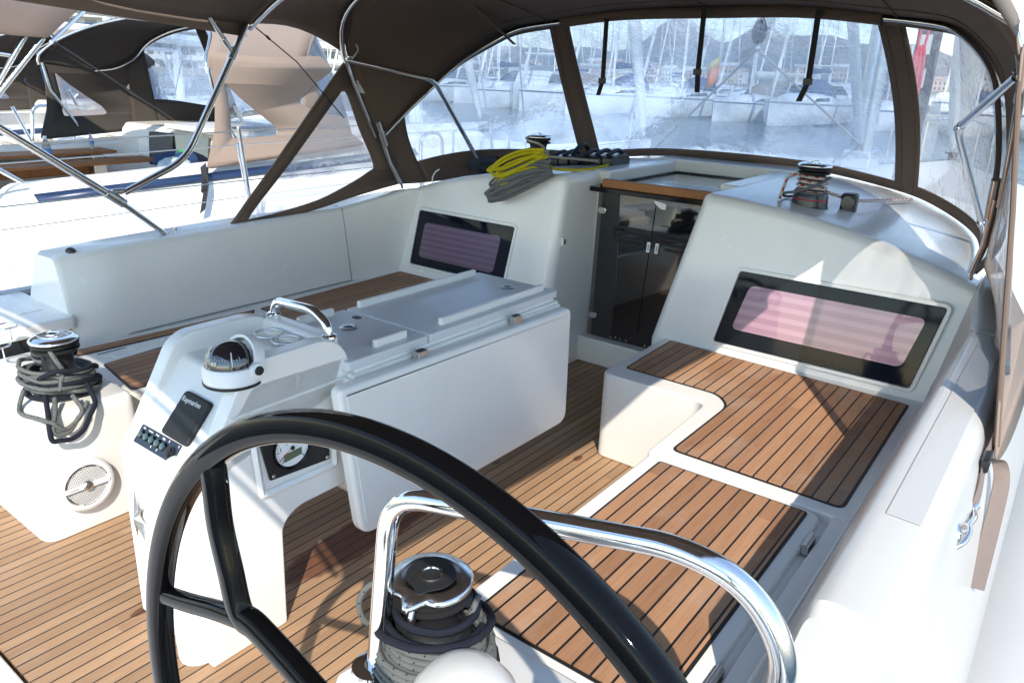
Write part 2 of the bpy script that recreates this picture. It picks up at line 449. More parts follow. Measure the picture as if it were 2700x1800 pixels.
def frame(origin, right, up):
    r = Vector(right).normalized(); n = r.cross(Vector(up)).normalized(); u = n.cross(r); o = Vector(origin)
    return Matrix(((r.x, u.x, n.x, o.x), (r.y, u.y, n.y, o.y), (r.z, u.z, n.z, o.z), (0, 0, 0, 1)))

def lerp(a, b, t): return a+(b-a)*t
# ================================================================== our own yacht
CX = -1.85
def roofz(x): return 1.112-.072*abs(x-CX)**2.6

boat = thing("sailboat", "large white sailing yacht whose teak cockpit fills the foreground", "sailboat", (CX, 0, 0))

# ---- sole
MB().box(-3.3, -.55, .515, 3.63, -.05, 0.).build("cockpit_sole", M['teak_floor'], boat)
mb = MB(); mb.box(-3.9, .2, -.9, .505, -.2, .012); mb.build("aft_threshold", M['gel'], boat, bevel=.012)

def teak_panel(name, poly, z, mat, parent, lip=.009):
    MB().flat(poly, z-.012, z+.0025).build("caulk_border", M['caulk'], parent)
    return MB().flat(inset(poly, lip), z-.01, z+.0055).build(name, mat, parent, bevel=.0015, seg=1)

# ---- starboard bench
outline = rpoly([(-1.505, 2.655), (-1.02, 2.655), (-1.005, 2.135), (-.30, 2.135), (-.30, 3.34), (-1.505, 3.34)], [.05, .06, .012, 0, 0, 0])
mb = MB(); mb.flat(outline, 0, .398)
sb = mb.build("starboard_bench", M['gel2'], boat, bevel=.016, seg=3)
mb = MB(); mb.box(-.985, -.30, 1.07, 2.138, 0, .365)
mb.box(-.388, -.30, 1.07, 2.14, .36, .396)
mb.build("bench_base", M['gel2'], sb, bevel=.008)
lid = MB().flat(rpoly([(-.99, 1.085), (-.412, 1.085), (-.412, 2.122), (-.99, 2.122)], [.02, .02, .05, .02]), .355, .397).build("locker_lid", M['gel2'], boat, bevel=.010, seg=3)
teak_panel("teak_panel", rpoly([(-1.447, 2.766), (-1.02, 2.760), (-.943, 2.68), (-.945, 2.193), (-.372, 2.187), (-.383, 3.186), (-1.463, 3.243)], [.02, .04, .07, .03, .035, .02, .02]), .398, M['teak_seat'], sb)
teak_panel("teak_panel", rpoly([(-.934, 1.124), (-.449, 1.124), (-.449, 2.103), (-.938, 2.096)], [.012, .012, .02, .012]), .397, M['teak_seat'], lid)
for y in (1.952, 1.30):
    mb = MB(); mb.box(-.414, -.392, y-.035, y+.035, .372, .402); mb.tube([(-.403, y-.037, .402), (-.403, y+.037, .402)], .007, 10)
    mb.build("hinge", M['steel_dull'], lid, bevel=.002)

# ---- port bench
pb = MB().box(-3.47, -2.725, 1.2, 3.34, 0, .397).build("port_bench", M['gel'], boat, bevel=.014, seg=3)
teak_panel("teak_panel", rpoly([(-3.31, 2.205), (-3.352, 3.272), (-2.76, 3.285), (-2.76, 2.195)], .02), .397, M['teak_port'], pb)
plid = MB().flat(rpoly([(-3.245, 1.235), (-2.738, 1.205), (-2.738, 2.165), (-3.225, 2.165)], .02), .390, .402).build("locker_lid", M['gel'], pb, bevel=.004)
teak_panel("teak_panel", rpoly([(-3.10, 1.30), (-2.753, 1.244), (-2.753, 2.145), (-3.17, 2.140)], .02), .402, M['teak_port'], pb)
teak_panel("teak_strip", rpoly([(-3.352, 1.29), (-3.278, 1.28), (-3.236, 2.115), (-3.308, 2.175)], .012), .398, M['teak_port'], pb, lip=.006)
for y in (1.40, 2.0):
    MB().box(-3.232, -3.224, y-.06, y+.06, .40, .405).build("hinge_slot", M['grey'], pb)

# ---- coamings (lofted sections: x offset from the bench side outward)
def coaming(name, secs, mat):
    """secs: y, bench corner (x,z), inner top (x,z), outer top (x,z), outer foot (x,z)"""
    rows = []
    for (y, a, b, c, d) in secs:
        pts = [(a[0], y, a[1]-.05), (a[0], y, a[1])]
        A, B, C_, D = (Vector((p[0], y, p[1])) for p in (a, b, c, d))
        for (P0, P1, P2, r) in ((A, B, C_, .035), (B, C_, D, .035)):
            d1 = (P0-P1); d2 = (P2-P1); rr = min(r, d1.length*.45, d2.length*.45)
            q0 = P1+d1.normalized()*rr; q1 = P1+d2.normalized()*rr
            for k in range(6):
                t = k/5; pts.append((1-t)**2*q0+2*t*(1-t)*P1+t*t*q1)
        pts += [D, Vector((d[0], y, d[1]-.3))]
        rows.append(pts)
    mb = MB(); mb.grid(rows); n = len(rows[0])
    mb.add(rows[0], [tuple(range(n))]); mb.add(rows[-1], [tuple(range(n-1, -1, -1))])
    return mb.build(name, mat, boat, sharp=40, bevel=0)
pc = coaming("port_coaming", [
    (1.325, (-3.37, .33), (-3.475, .782), (-3.66, .775), (-3.83, .50)),
    (1.345, (-3.36, .36), (-3.47, .797), (-3.67, .79), (-3.84, .50)),
    (1.60, (-3.40, .396), (-3.468, .803), (-3.68, .80), (-3.85, .50)),
    (2.2, (-3.405, .396), (-3.468, .813), (-3.70, .81), (-3.86, .50)),
    (2.9, (-3.40, .396), (-3.462, .829), (-3.70, .82), (-3.86, .50)),
    (3.12, (-3.39, .396), (-3.415, .858), (-3.66, .84), (-3.86, .50)),
    (3.29, (-3.35, .396), (-3.30, .92), (-3.60, .86), (-3.86, .50)),
    (3.50, (-3.25, .396), (-3.20, .93), (-3.60, .86), (-3.86, .50))], M['gel'])
mb = MB(); mb.tube([(-3.397, 2.909, .40), (-3.461, 2.911, .822), (-3.52, 2.911, .832)], .0035, 6); mb.tube([(-3.397, 1.36, .401), (-3.401, 2.2, .401), (-3.396, 2.909, .401)], .003, 6)
mb.build("panel_seam", M['grey'], pc)
MB().lathe([(0, .006), (.011, .005), (.014, 0)], n=16, mat=frame((-3.397, 1.442, .452), (0, 1, 0), (0, 0, 1))).build("drain_plug", M['steel_dull'], pc)
mb = MB(); mb.lathe([(.022, 0), (.020, .012), (.010, .02), (0, .022)], (-3.50, 1.41, .795), 16); mb.build("rubber_cap", M['black'], pc)
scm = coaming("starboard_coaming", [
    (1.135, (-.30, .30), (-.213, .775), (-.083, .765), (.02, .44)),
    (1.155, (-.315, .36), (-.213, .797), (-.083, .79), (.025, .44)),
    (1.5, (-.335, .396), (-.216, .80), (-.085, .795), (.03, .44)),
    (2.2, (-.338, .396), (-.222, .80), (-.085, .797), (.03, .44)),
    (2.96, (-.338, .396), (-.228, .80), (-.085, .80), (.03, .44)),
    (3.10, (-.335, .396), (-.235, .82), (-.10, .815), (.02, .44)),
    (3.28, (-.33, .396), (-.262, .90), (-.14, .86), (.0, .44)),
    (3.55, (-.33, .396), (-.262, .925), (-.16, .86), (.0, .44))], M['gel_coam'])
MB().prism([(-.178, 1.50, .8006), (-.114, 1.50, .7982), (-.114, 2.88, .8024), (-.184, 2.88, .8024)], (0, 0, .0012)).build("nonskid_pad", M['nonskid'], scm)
mb = MB(); mb.tube([(-.24, 2.985, .79), (-.225, 2.985, .806), (-.10, 2.975, .807), (-.07, 2.97, .77)], .004, 6); mb.build("panel_seam", M['grey'], scm)
MB().tube(fillet([(-.318, 1.2, .47), (-.318, 2.98, .47), (-.318, 3.20, .52)], .1), .004, 6).build("moulding_line", M['gel2'], scm)

# ---- side decks, foredeck, hull
def halfbeam(y):
    if y < 6: return 2.12
    t = (y-6)/8.0
    return max(.03, 2.12*(1-t**1.9))
rows = []; hull = MB(); deckm = MB()
ys = [-1.2, .5, 2, 3.2, 4.5, 6, 7, 8, 9, 10, 11, 12, 13, 13.6, 14]
rp = [[(CX-halfbeam(y), y, .50), (CX-halfbeam(y)*.5, y, .535), (CX, y, .545), (CX+halfbeam(y)*.5, y, .535), (CX+halfbeam(y), y, .50)] for y in ys if y >= 4.5]
deckm.grid(rp)
for s in (-1, 1):
    deckm.add([(CX+s*2.12, -1.2, .44 if s > 0 else .50), (CX+s*2.12, 4.6, .44 if s > 0 else .50), (CX+s*1.80, 4.6, .44 if s > 0 else .50), (CX+s*1.80, -1.2, .44 if s > 0 else .50)], [(0, 1, 2, 3) if s < 0 else (3, 2, 1, 0)])
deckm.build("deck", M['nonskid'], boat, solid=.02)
hr = [[(CX-halfbeam(y), y, .52), (CX-halfbeam(y)*.96, y, -.2), (CX-halfbeam(y)*.62, y, -1.1), (CX, y, -1.3), (CX+halfbeam(y)*.62, y, -1.1), (CX+halfbeam(y)*.96, y, -.2), (CX+halfbeam(y), y, .45)] for y in ys]
hull.grid(hr); hull.build("hull", M['gel'], boat, solid=.02)
MB().prism([(.10, .2, .4415), (.24, .2, .4415), (.24, 3.3, .442), (.13, 3.3, .442)], (0, 0, .004)).build("grey_deck_tread", M['nonskid_grey'], boat)
for s in (-1, 1):
    MB().tube([(CX+s*(halfbeam(y)-.02), y, (.54 if s < 0 else .47)) for y in ys if y > .4], .022, 6).build("toe_rail", M['steel_dull'], boat)

# ---- cabin: two bulkhead mouldings with rounded inner corner and crowned top
def cabin_half(name, side):
    x_out, x_in_b, x_in_t = ((-3.36, -2.215, -2.205) if side < 0 else (-.27, -1.59, -1.45))
    n_c = 7; levels = [0, .12, .3, .5, .7, .82]
    R = .055
    def outline(h, off):
        """plan outline at height fraction h (0 bench .. 1 roof), pulled in by off"""
        yb = 3.255+.105*h; xi = lerp(x_in_b, x_in_t, h); s = 1 if side < 0 else -1   # s: direction toward recess
        pts = []
        for k in range(9):
            x = lerp(x_out, xi-s*R, k/8); pts.append((x, yb+off))
        for k in range(1, n_c+1):
            a = PI/2*k/n_c; rr = R
            pts.append((xi-s*R+s*(rr-off)*math.sin(a), yb+R-(rr-off)*math.cos(a)))
        for k in (1, 2, 3): pts.append((xi-s*off, lerp(yb+R, 3.75, k/3)))
        return pts
    rows = []
    z0 = 0.0
    def zz(x, h): return lerp(.38, roofz(x)-.05, h)
    base = outline(0, 0); rows.append([(x, y, 0.0) for x, y in base])
    for h in (0, .15, .3, .45, .6, .75, .9, 1.0): rows.append([(x, y, zz(x, h)) for x, y in outline(h, 0)])
    for k in range(1, 7):
        a = PI/2*k/6; off = .05*(1-math.cos(a)); rows.append([(x, y, roofz(x)-.05+.05*math.sin(a)) for x, y in outline(1, off)])
    # roof inside the outline
    xi_top = x_in_t-(1 if side < 0 else -1)*.05
    last = rows[-1]
    mb = MB(); mb.grid(rows)
    # roof rows: from the bulkhead lip forward
    rr = []
    front = [(x, y, z) for x, y, z in last[:9+n_c]]
    for yy in (None, 3.75, 4.2, 4.7, 5.4, 6.2, 7.2):
        if yy is None: rr.append(front)
        else:
            row = []
            for (x, y, z) in front:
                t = (x-x_out)/(front[-1][0]-x_out); shrink = max(0, (yy-4.4))*.10
                xo = x_out+(shrink if side < 0 else -shrink)
                xx = lerp(xo, front[-1][0], t)
                row.append((xx, yy, roofz(xx)-max(0, yy-4.85)**1.4*.105))
            rr.append(row)
    mb.grid(rr)
    # outboard skirt of the cabin side
    sk = [[r[0] for r in rr]]
    sk.append([Vector(p)+Vector((-.02 if side < 0 else .02, 0, -.05)) for p in sk[0]])
    sk.append([(p[0]+(-.12 if side < 0 else .10), p[1], .42) for p in sk[0]])
    mb.grid(sk)
    return mb.build(name, M['gel'], boat, sharp=48)
cab_p = cabin_half("cabin_moulding", -1)
cab_s = cabin_half("cabin_moulding", 1)
# hatch garage between the halves: a raised white ledge round the sliding hatch
mb = MB(); mb.box(-2.262, -2.150, 3.72, 4.62, .98, 1.107); mb.box(-1.505, -1.395, 3.72, 4.62, .98, 1.107)
mb.flat(rpoly([(-2.30, 4.56), (-1.36, 4.56), (-1.36, 5.1), (-2.30, 5.1)], .03), .95, 1.118)
mb.build("hatch_garage", M['gel'], boat, bevel=.012, seg=3)
mb = MB(); mb.box(-2.16, -1.50, 3.70, 4.60, .985, 1.02); mb.build("hatch_well", M['gel2'], boat)
mb = MB()
for b in ((-2.158, -2.128, 3.64, 4.565), (-1.528, -1.498, 3.64, 4.565), (-2.128, -1.528, 4.535, 4.565), (-2.128, -1.528, 3.64, 3.67)): mb.box(*b, 1.018, 1.046)
hatch = mb.build("companionway_hatch", M['blackgloss'], boat, bevel=.003)
t = NT("smoked_acrylic"); t.set(color=t.mix(t.noise(4, 3, .5, t.coords()), (.17, .16, .165), (.24, .225, .22)), rough=.16, coat=.6, coatr=.05); M['smoke_top'] = t.m
MB().box(-2.13, -1.526, 3.665, 4.54, 1.024, 1.036).build("acrylic_panel", M['smoke_top'], hatch)
MB().box(-2.05, -1.53, 3.72, 4.13, 1.0365, 1.039).build("tinted_inset", simple("brown_tint", (.06, .035, .028), .2, coat=.5), hatch)
mb = MB(); mb.flat(rpoly([(-2.135, 3.615), (-1.50, 3.615), (-1.50, 3.648), (-2.135, 3.648)], .008), 1.030, 1.075)
mb.build("wooden_grab_rail", M['wood'], hatch, bevel=.008, seg=3)
MB().box(-2.20, -1.47, 3.60, 3.69, 1.004, 1.029).build("hatch_sill", M['blackgloss'], hatch, bevel=.003)

# companionway sill, step and doors
mb = MB(); mb.box(-2.25, -1.44, 3.605, 3.72, 0, .155); mb.build("companionway_sill", M['gel2'], boat, bevel=.012)
mb = MB(); mb.box(-2.25, -1.42, 3.70, 3.74, .15, 1.01); mb.build("door_surround", M['gel2'], boat)
t = NT("smoked_door"); t.set(color=(.008, .008, .009), rough=.035, coat=.8, coatr=.02, spec=.7); M['smoke'] = t.m
frm = MB()
frm.prism([(-2.192, 3.665, .152), (-1.46, 3.665, .152), (-1.46, 3.690, 1.004), (-2.192, 3.690, 1.004)], (0, .01, 0))
door = frm.build("companionway_door", simple("door_seal_grey", (.115, .105, .098), .35, coat=.3), boat)
dn = Vector((0, -.852, .025)).normalized()
def dpt(x, z, d=0.): return Vector((x, 3.664+(z-.152)*.0293, z))+dn*d
MB().prism([dpt(x, z, .001) for x, z in rpoly([(-2.145, .235), (-1.40, .235), (-1.40, 1.0), (-2.145, 1.0)], [.07, .01, .01, .03], 8)], dn*.004).build("rubber_gasket", M['blackgloss'], door)
for (xa, xb, xc, xd) in ((-1.857, -1.46, -1.46, -1.822), (-2.158, -1.862, -1.827, -2.158)):
    leaf = MB().prism([dpt(x, z, .006) for x, z in ((xa, .165), (xb, .165), (xc, .998), (xd, .998))], dn*.007).build("door_leaf", M['smoke'], door, bevel=.001)
    x0, x1 = ((-2.055, -1.870) if xb < -1.8 else (-1.748, -1.56))
    for k in range(4):
        z = .812-.028*k; mb = MB(); mb.prism([dpt(x0, z, .0125), dpt(x1, z-.004, .0125), dpt(x1, z+.010, .0125), dpt(x0, z+.014, .0125)], dn*.006); mb.build("vent_louvre", M['blackmatt'], leaf, bevel=.003)
    lx = -1.843 if xb < -1.8 else -1.793
    mb = MB(); mb.prism([dpt(x, z, .013) for x, z in rpoly([(lx-.010, .706), (lx+.010, .706), (lx+.012, .762), (lx-.008, .762)], .003)], dn*.008)
    lk = mb.build("white_latch", M['white'], leaf, bevel=.002)
    MB().prism([dpt(x, z, .0205) for x, z in ((lx-.002, .718), (lx+.005, .718), (lx+.006, .75), (lx-.001, .75))], dn*.002).build("latch_mark", M['grey'], leaf)
mb = MB(); mb.prism([dpt(x, z, .013) for x, z in rpoly([(-1.838, .987), (-1.763, .977), (-1.765, .946), (-1.79, .946), (-1.83, .972)], .006)], dn*.008); mb.build("top_catch", M['white'], door, bevel=.002)
for z in (.893, .283):
    mb = MB(); mb.prism([dpt(x, zz_, .012) for x, zz_ in rpoly([(-2.178, z-.017), (-2.128, z-.017), (-2.128, z+.017), (-2.178, z+.017)], .016)], dn*.007); mb.build("door_hinge", M['chrome'], door, bevel=.003)
for x in (-2.02, -1.99, -1.96, -1.92, -1.80, -1.77, -1.73): MB().lathe([(.006, 0), (.004, .004), (0, .005)], n=10, mat=frame(dpt(x, .178+(.004 if int(x*100) % 2 else 0), .014), (1, 0, 0), (0, .03, 1))).build("door_screw", M['steel'], door)
mb = MB(); mb.box(-2.211, -2.200, 3.36, 3.40, .73, .775); sw = mb.build("footlight", M['white'], cab_p, bevel=.003)
MB().box(-2.2005, -2.198, 3.372, 3.388, .738, .766).build("footlight_lens", M['chrome'], cab_p)

# cabin windows: black glass with a pleated blind behind
def blind_mat(name, ca, cb, pitch, z0):
    t = NT(name); g = t.new("ShaderNodeNewGeometry").outputs["Position"]; sp = t.new("ShaderNodeSeparateXYZ"); t.link(g, sp.inputs[0])
    fr = t.math('FRACT', t.math('DIVIDE', t.math('SUBTRACT', sp.outputs[2], z0), pitch))
    st = t.ramp(fr, [(.0, (0, 0, 0)), (.08, (0, 0, 0)), (.16, (1, 1, 1)), (.55, (1, 1, 1)), (.63, (0, 0, 0))])
    t.set(color=t.mix(st, ca, cb), rough=.3, coat=1., coatr=.02); return t.m
def bwin(label, x0, x1, z0, z1, ins, mat, skew=0.):
    def P(x, z, d): h = (z-.38)/(roofz(x)-.05-.38); return Vector((x, 3.255+.105*h-d, z))
    xm = (x0+x1)/2
    nrm = Vector((0, -1, .17)).normalized()
    def pl(x, z, d):    # one plane per window
        zc = (z0+z1)/2; c = P(xm, zc, 0); return Vector((x, c.y+(z-zc)*.167, z))+nrm*d
    a = rpoly([(x0+skew, z0), (x1+skew, z0), (x1, z1), (x0, z1)], .014)
    sr = inset(a, -.022)
    w = MB().prism([pl(x, z, -.03) for x, z in a], nrm*.040).build("cabin_window", M['winglass'], boat, bevel=.002)
    ring = MB(); n = len(a)
    ring.grid([[pl(x, z, -.004) for x, z in sr], [pl(x, z, .012) for x, z in inset(a, -.016)], [pl(x, z, .012) for x, z in inset(a, -.003)], [pl(x, z, -.004) for x, z in inset(a, -.002)]], closed=True)
    ring.build("window_surround", M['gel'], w, sharp=30)
    b = rpoly([(x0+ins[0]+skew*.8, z0+ins[2]), (x1-ins[1]+skew*.8, z0+ins[2]), (x1-ins[1], z1-ins[3]), (x0+ins[0], z1-ins[3])], .030)
    MB().prism([pl(x, z, .0095) for x, z in b], nrm*.0015).build("pleated_blind", mat, w)
    return w
bwin("", -3.222, -2.495, .468, .795, (.055, .085, .05, .065), blind_mat("mauve_blind_shaded", (.085, .036, .080), (.13, .055, .125), .034, .5), -.035)  # same blind as to starboard, its shade put into a darker colour
bwin("", -1.193, -.345, .442, .782, (.06, .06, .075, .055), blind_mat("mauve_blind", (.34, .185, .255), (.43, .25, .32), .046, .497), -.062)

# ---- helm pods at the aft ends of the benches
def pod(name, pts, h, mat, lean):
    mb = MB(); lo = rpoly(pts, .06, 7); cxm = sum(p[0] for p in pts)/4; cym = sum(p[1] for p in pts)/4
    rows = [[(x, y, 0.) for x, y in lo]]
    for z, k in ((.012, 0.), (.05, .012), (h*.5, .03), (h-.06, .055), (h-.025, .062), (h-.008, .078), (h, .11)):
        rows.append([(x, y, z) for x, y in inset(lo, k*lean)])
    mb.grid(rows, closed=True); n = len(lo); mb.add(rows[-1], [tuple(range(n))])
    return mb.build(name, mat, boat, sharp=60)
pod("helm_pod", [(-3.36, .815), (-2.60, .815), (-2.60, 1.215), (-3.36, 1.235)], .452, M['gel2'], .35)
pod("helm_pod", [(-1.03, .74), (-.36, .74), (-.36, 1.10), (-1.00, 1.10)], .436, M['gel2'], .35)
# aft port side box with its dark rope bin
mb = MB(); mb.box(-4.1, -3.60, .3, 1.36, .2, .52); mb.box(-4.0, -3.50, .98, 1.35, .50, .545)
box = mb.build("aft_side_box", M['gel'], boat, bevel=.02, seg=3)
MB().box(-3.92, -3.56, 1.04, 1.28, .540, .549).build("moulded_pad", M['gel'], box, bevel=.004)
mb = MB(); mb.box(-3.60, -3.38, 1.02, 1.30, .33, .50); mb.build("rope_bin", M['blackmatt'], box, bevel=.01)
MB().flat(rpoly([(-3.53, .99), (-3.37, 1.02), (-3.37, 1.34), (-3.53, 1.34)], .03), .49, .545).build("bin_hood", M['gel'], box, bevel=.012, seg=3)
MB().box(-3.75, -3.58, .2, 1.0, .0, .46).build("bin_cheek", M['gel'], box, bevel=.04, seg=4)
# holders and track end on the port pod
def drink_ring(parent, c, r=.04, leg=.05):
    mb = MB(); mb.tube([(c[0]+r*math.cos(a*PI/12), c[1]+r*math.sin(a*PI/12), c[2]) for a in range(24)], .0036, 8, closed=True)
    mb.tube([(c[0]+r, c[1], c[2]), (c[0]+r, c[1], c[2]-leg)], .003, 8); return mb
mb = drink_ring(boat, (-3.20, .975, .55)); mb.v += []
for v, f in ((drink_ring(boat, (-3.26, 1.03, .60)), 0),): mb.add(v.v, v.f)
mb.build("cup_holder", M['chrome'], boat)
mb = MB(); mb.box(-3.05, -2.98, 1.0, 1.03, .478, .492); mb.build("track_end", M['steel_dull'], boat, bevel=.003)
# binnacle dome in front of the wheel
mb = MB(); mb.lathe([(.092, .42), (.092, .66), (.090, .72), (.085, .762), (.073, .800), (.053, .826), (.028, .841), (0, .845)], (-.525, .62, 0), 40)
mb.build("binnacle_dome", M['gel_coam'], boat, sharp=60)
# ================================================================== cockpit table
TL, TR = -2.035, -1.645
tab = thing("cockpit_table", "white moulded cockpit table with a chrome rail, compass and one leaf hanging down", "table", (-1.84, 1.2, 0))
def yz_prism(prof, x0, x1): return MB().prism([(x0, y, z) for y, z in prof], (x1-x0, 0, 0))
# console: two legs with a tunnel between them and a sloping face
prof = [(.855, 0), (.862, .552), (.868, .576)] + [(1.055, .802), (1.09, .802), (1.33, .802), (1.385, .790), (1.42, .745), (1.42, .45), (1.36, .375), (1.17, .375), (1.115, .34), (1.105, 0)]
con = yz_prism(rpoly(prof, [.01, .02, .02, .05, .05, .05, .05, .05, .04, .03, .03, .05, .01], 6), TL, TR).build("console", M['table'], tab, bevel=.022, seg=4)
# raised cheeks either side of the instrument slope and the tray
for (xa, xb) in ((TL, TL+.052), (TR-.052, TR)):
    ch = [(.872, .565), (1.030, .835), (1.075, .862), (1.285, .864), (1.345, .848), (1.385, .795), (1.385, .70), (.90, .56)]
    yz_prism(rpoly(ch, [.03, .06, .06, .05, .05, .03, .01, .01], 6), xa, xb).build("cheek", M['table'], con, bevel=.020, seg=4)
mb = MB(); mb.box(TL+.04, TR-.04, 1.325, 1.392, .74, .852); mb.build("tray_rim", M['table'], con, bevel=.022, seg=4)
# round column in front and its foot
mb = MB(); mb.lathe([(.056, .0), (.058, .012), (.058, .155), (.052, .165), (.052, .172), (.060, .18), (.052, .60), (.01, .63)], (-1.735, .868, 0), 28); mb.build("column", M['table'], con, sharp=40)
# seam of the upper moulding on the side
MB().tube([(TR+.001, .98, .725), (TR+.001, 1.42, .727)], .0045, 6).build("moulding_seam", M['gel2'], con)
# gauge recess and panel on the starboard side
rc = [(1.035, .635), (1.315, .640), (1.318, .452), (1.048, .458)]
rb = MB(); o_ = rpoly(rc, .018); i_ = inset(o_, .024)
rb.grid([[(TR+.004, y, z) for y, z in inset(o_, -.006)], [(TR+.012, y, z) for y, z in inset(o_, .006)], [(TR+.003, y, z) for y, z in inset(o_, .018)]], closed=True)
rb.build("panel_recess", M['table'], con, sharp=60)
gp = MB().prism([(TR+.001, y, z) for y, z in rpoly([(1.056, .632), (1.290, .640), (1.290, .487), (1.080, .503)], .006)], (.007, 0, 0)).build("engine_panel", M['black'], tab, bevel=.002)
GX = TR+.0082; gc = (GX, 1.158, .578)
fr_ = frame(gc, (0, 1, 0), (0, .03, 1))
gm = MB(); gm.lathe([(.064, 0), (.064, .005), (.060, .006), (.056, .003), (.056, 0)], n=40, mat=fr_); gm.build("gauge_bezel", M['blackgloss'], gp)
gf = MB(); gf.lathe([(.0555, 0), (.0555, .0022), (0, .0022)], n=40, mat=fr_).build("gauge_face", M['white'], gp)
gk = MB()
for k in range(31):
    a = math.radians(225-k*9); L = .009 if k % 5 == 0 else .005
    p = [fr_ @ Vector((r*math.cos(a), r*math.sin(a), .0024)) for r in (.0535-L, .0535)]
    gk.tube(p, .0008 if k % 5 else .0013, 4)
gk.build("gauge_ticks", M['black'], gp)
for i, a in enumerate((225, 171, 117, 63, 9)):
    pass
for ch_, a, r in (("0", 218, .040), ("1", 170, .040), ("2", 125, .038), ("3", 90, .038), ("4", 52, .038), ("5", 10, .040)):
    q = fr_ @ Vector((r*math.cos(math.radians(a)), r*math.sin(math.radians(a)), .0028))
    text("gauge_number", ch_, .018, M['black'], gp, q, (0, 1, 0), (0, 0, 1))
for dx, s_ in ((-.018, "F"), (.017, "+ -")):
    text("gauge_symbol", s_, .008, M['black'], gp, fr_ @ Vector((dx, .016, .0028)), (0, 1, 0), (0, 0, 1))
MB().prism([fr_ @ Vector((x, y, .0024)) for x, y in ((-.030, -.036), (.030, -.030), (.030, -.008), (-.030, -.012))], (.0012, 0, 0)).build("gauge_display", simple("lcd_green", (.10, .14, .075), .3, coat=.5), gp)
nd = MB(); nd.prism([fr_ @ Vector((x, y, .0038)) for x, y in ((-.002, .003), (-.046, -.026), (-.047, -.024), (.001, .005))], (.0008, 0, 0)); nd.build("gauge_needle", M['red'], gp)
MB().lathe([(.007, 0), (.006, .004), (0, .0045)], n=18, mat=frame(fr_ @ Vector((0, 0, .0024)), (0, 1, 0), (0, 0, 1))).build("gauge_hub", M['black'], gp)
MB().prism([(GX, y, z) for y, z in rpoly([(1.238, .612), (1.280, .613), (1.280, .545), (1.238, .543)], .006)], (.0015, 0, 0)).build("start_button", M['blackmatt'], gp)
pw = MB(); pw.tube([(GX+.002, 1.259+.007*math.cos(math.radians(a)), .582+.007*math.sin(math.radians(a))) for a in range(120, 421, 20)], .001, 5); pw.tube([(GX+.002, 1.259, .582), (GX+.002, 1.259, .591)], .001, 5)
pw.build("power_symbol", M['white'], gp)
text("button_word", "START STOP", .0055, M['white'], gp, (GX+.0018, 1.259, .561), (0, 1, 0), (0, 0, 1))
for y, z in ((1.280, .497), (1.092, .513)): MB().lathe([(.006, 0), (.0045, .003), (0, .0035)], n=12, mat=frame((TR+.008, y, z), (0, 1, 0), (0, 0, 1))).build("panel_screw", M['steel_dull'], gp)

# sloping face: instrument cover and switch panel
s0, s1 = Vector((0, .868, .576)), Vector((0, 1.055, .802)); sd = (s1-s0); SL = sd.length; sd.normalize(); sn = Vector((1, 0, 0)).cross(sd)
def sp(x, u, d=0.): return Vector((x, 0, 0))+s0+sd*u+sn*d
def on_slope(q, lift, dirs=None):   # where a sight line meets the slope is precomputed as (x,u)
    return sp(q[0], q[1], lift)
cov = [(-1.877, .076), (-1.747, .074), (-1.741, .205), (-1.868, .208)]
mb = MB(); mb.prism([sp(x, u, -.002) for x, u in rpoly(cov, .014)], sn*.016)
cv = mb.build("instrument_cover", M['blackmatt'], tab, bevel=.006, seg=3)
mb = MB()
for k in range(11): mb.prism([sp(x, .085+.0075*k, .0138) for x in (-1.866, -1.754)]+[sp(x, .085+.0075*k+.0035, .0138) for x in (-1.754, -1.866)], sn*.0014)
mb.build("cover_ribs", M['blackmatt'], cv)
text("cover_lettering", "Raymarine", .021, M['white'], cv, sp(-1.815, .184, .0146), (1, 0, 0), sd)
swp = [(-1.975, .018), (-1.775, .018), (-1.775, .072), (-1.975, .072)]
swb = MB().prism([sp(x, u, -.001) for x, u in rpoly(swp, .004)], sn*.006).build("switch_panel", M['navy'], tab, bevel=.0015)
tealm = simple("teal_push_button", (.035, .075, .080), .25, coat=.6)
for k in range(5):
    x = -1.955+.029*k; m_ = frame(sp(x, .046, .005), (1, 0, 0), sd)
    b_ = MB().lathe([(.0125, 0), (.0125, .003), (.0105, .005)], n=20, mat=m_); b_ = b_.build("push_button", M['blackgloss'], swb)
    MB().lathe([(.0098, .004), (.0098, .0068), (.007, .008), (0, .0083)], n=20, mat=m_).build("button_cap", tealm, b_)
m_ = frame(sp(-1.803, .040, .005), (1, 0, 0), sd)
kn = MB().lathe([(.019, 0), (.019, .003), (.013, .004), (.0125, .010), (0, .011)], n=24, mat=m_); kn.prism([m_ @ Vector(p) for p in ((-.010, -.003, .010), (.010, -.003, .010), (.010, .003, .010), (-.010, .003, .010))], m_.to_3x3() @ Vector((0, 0, .004))); kn.build("rotary_switch", M['black'], swb)
for k, wd in enumerate(("Nav", "Anchor", "Deck", "Bilge")):
    text("switch_word", wd, .0075, M['white'], swb, sp(-1.955+.034*k, .0645, .0054), (1, 0, 0), sd)
mk = MB()
for x, u in ((-1.890, .026), (-1.860, .026), (-1.828, .062), (-1.781, .062), (-1.803, .024)): mk.prism([sp(x, u, .0052), sp(x+.0022, u, .0052), sp(x+.0022, u+.007, .0052), sp(x, u+.007, .0052)], sn*.0006)
mk.build("switch_marks", M['white'], swb)

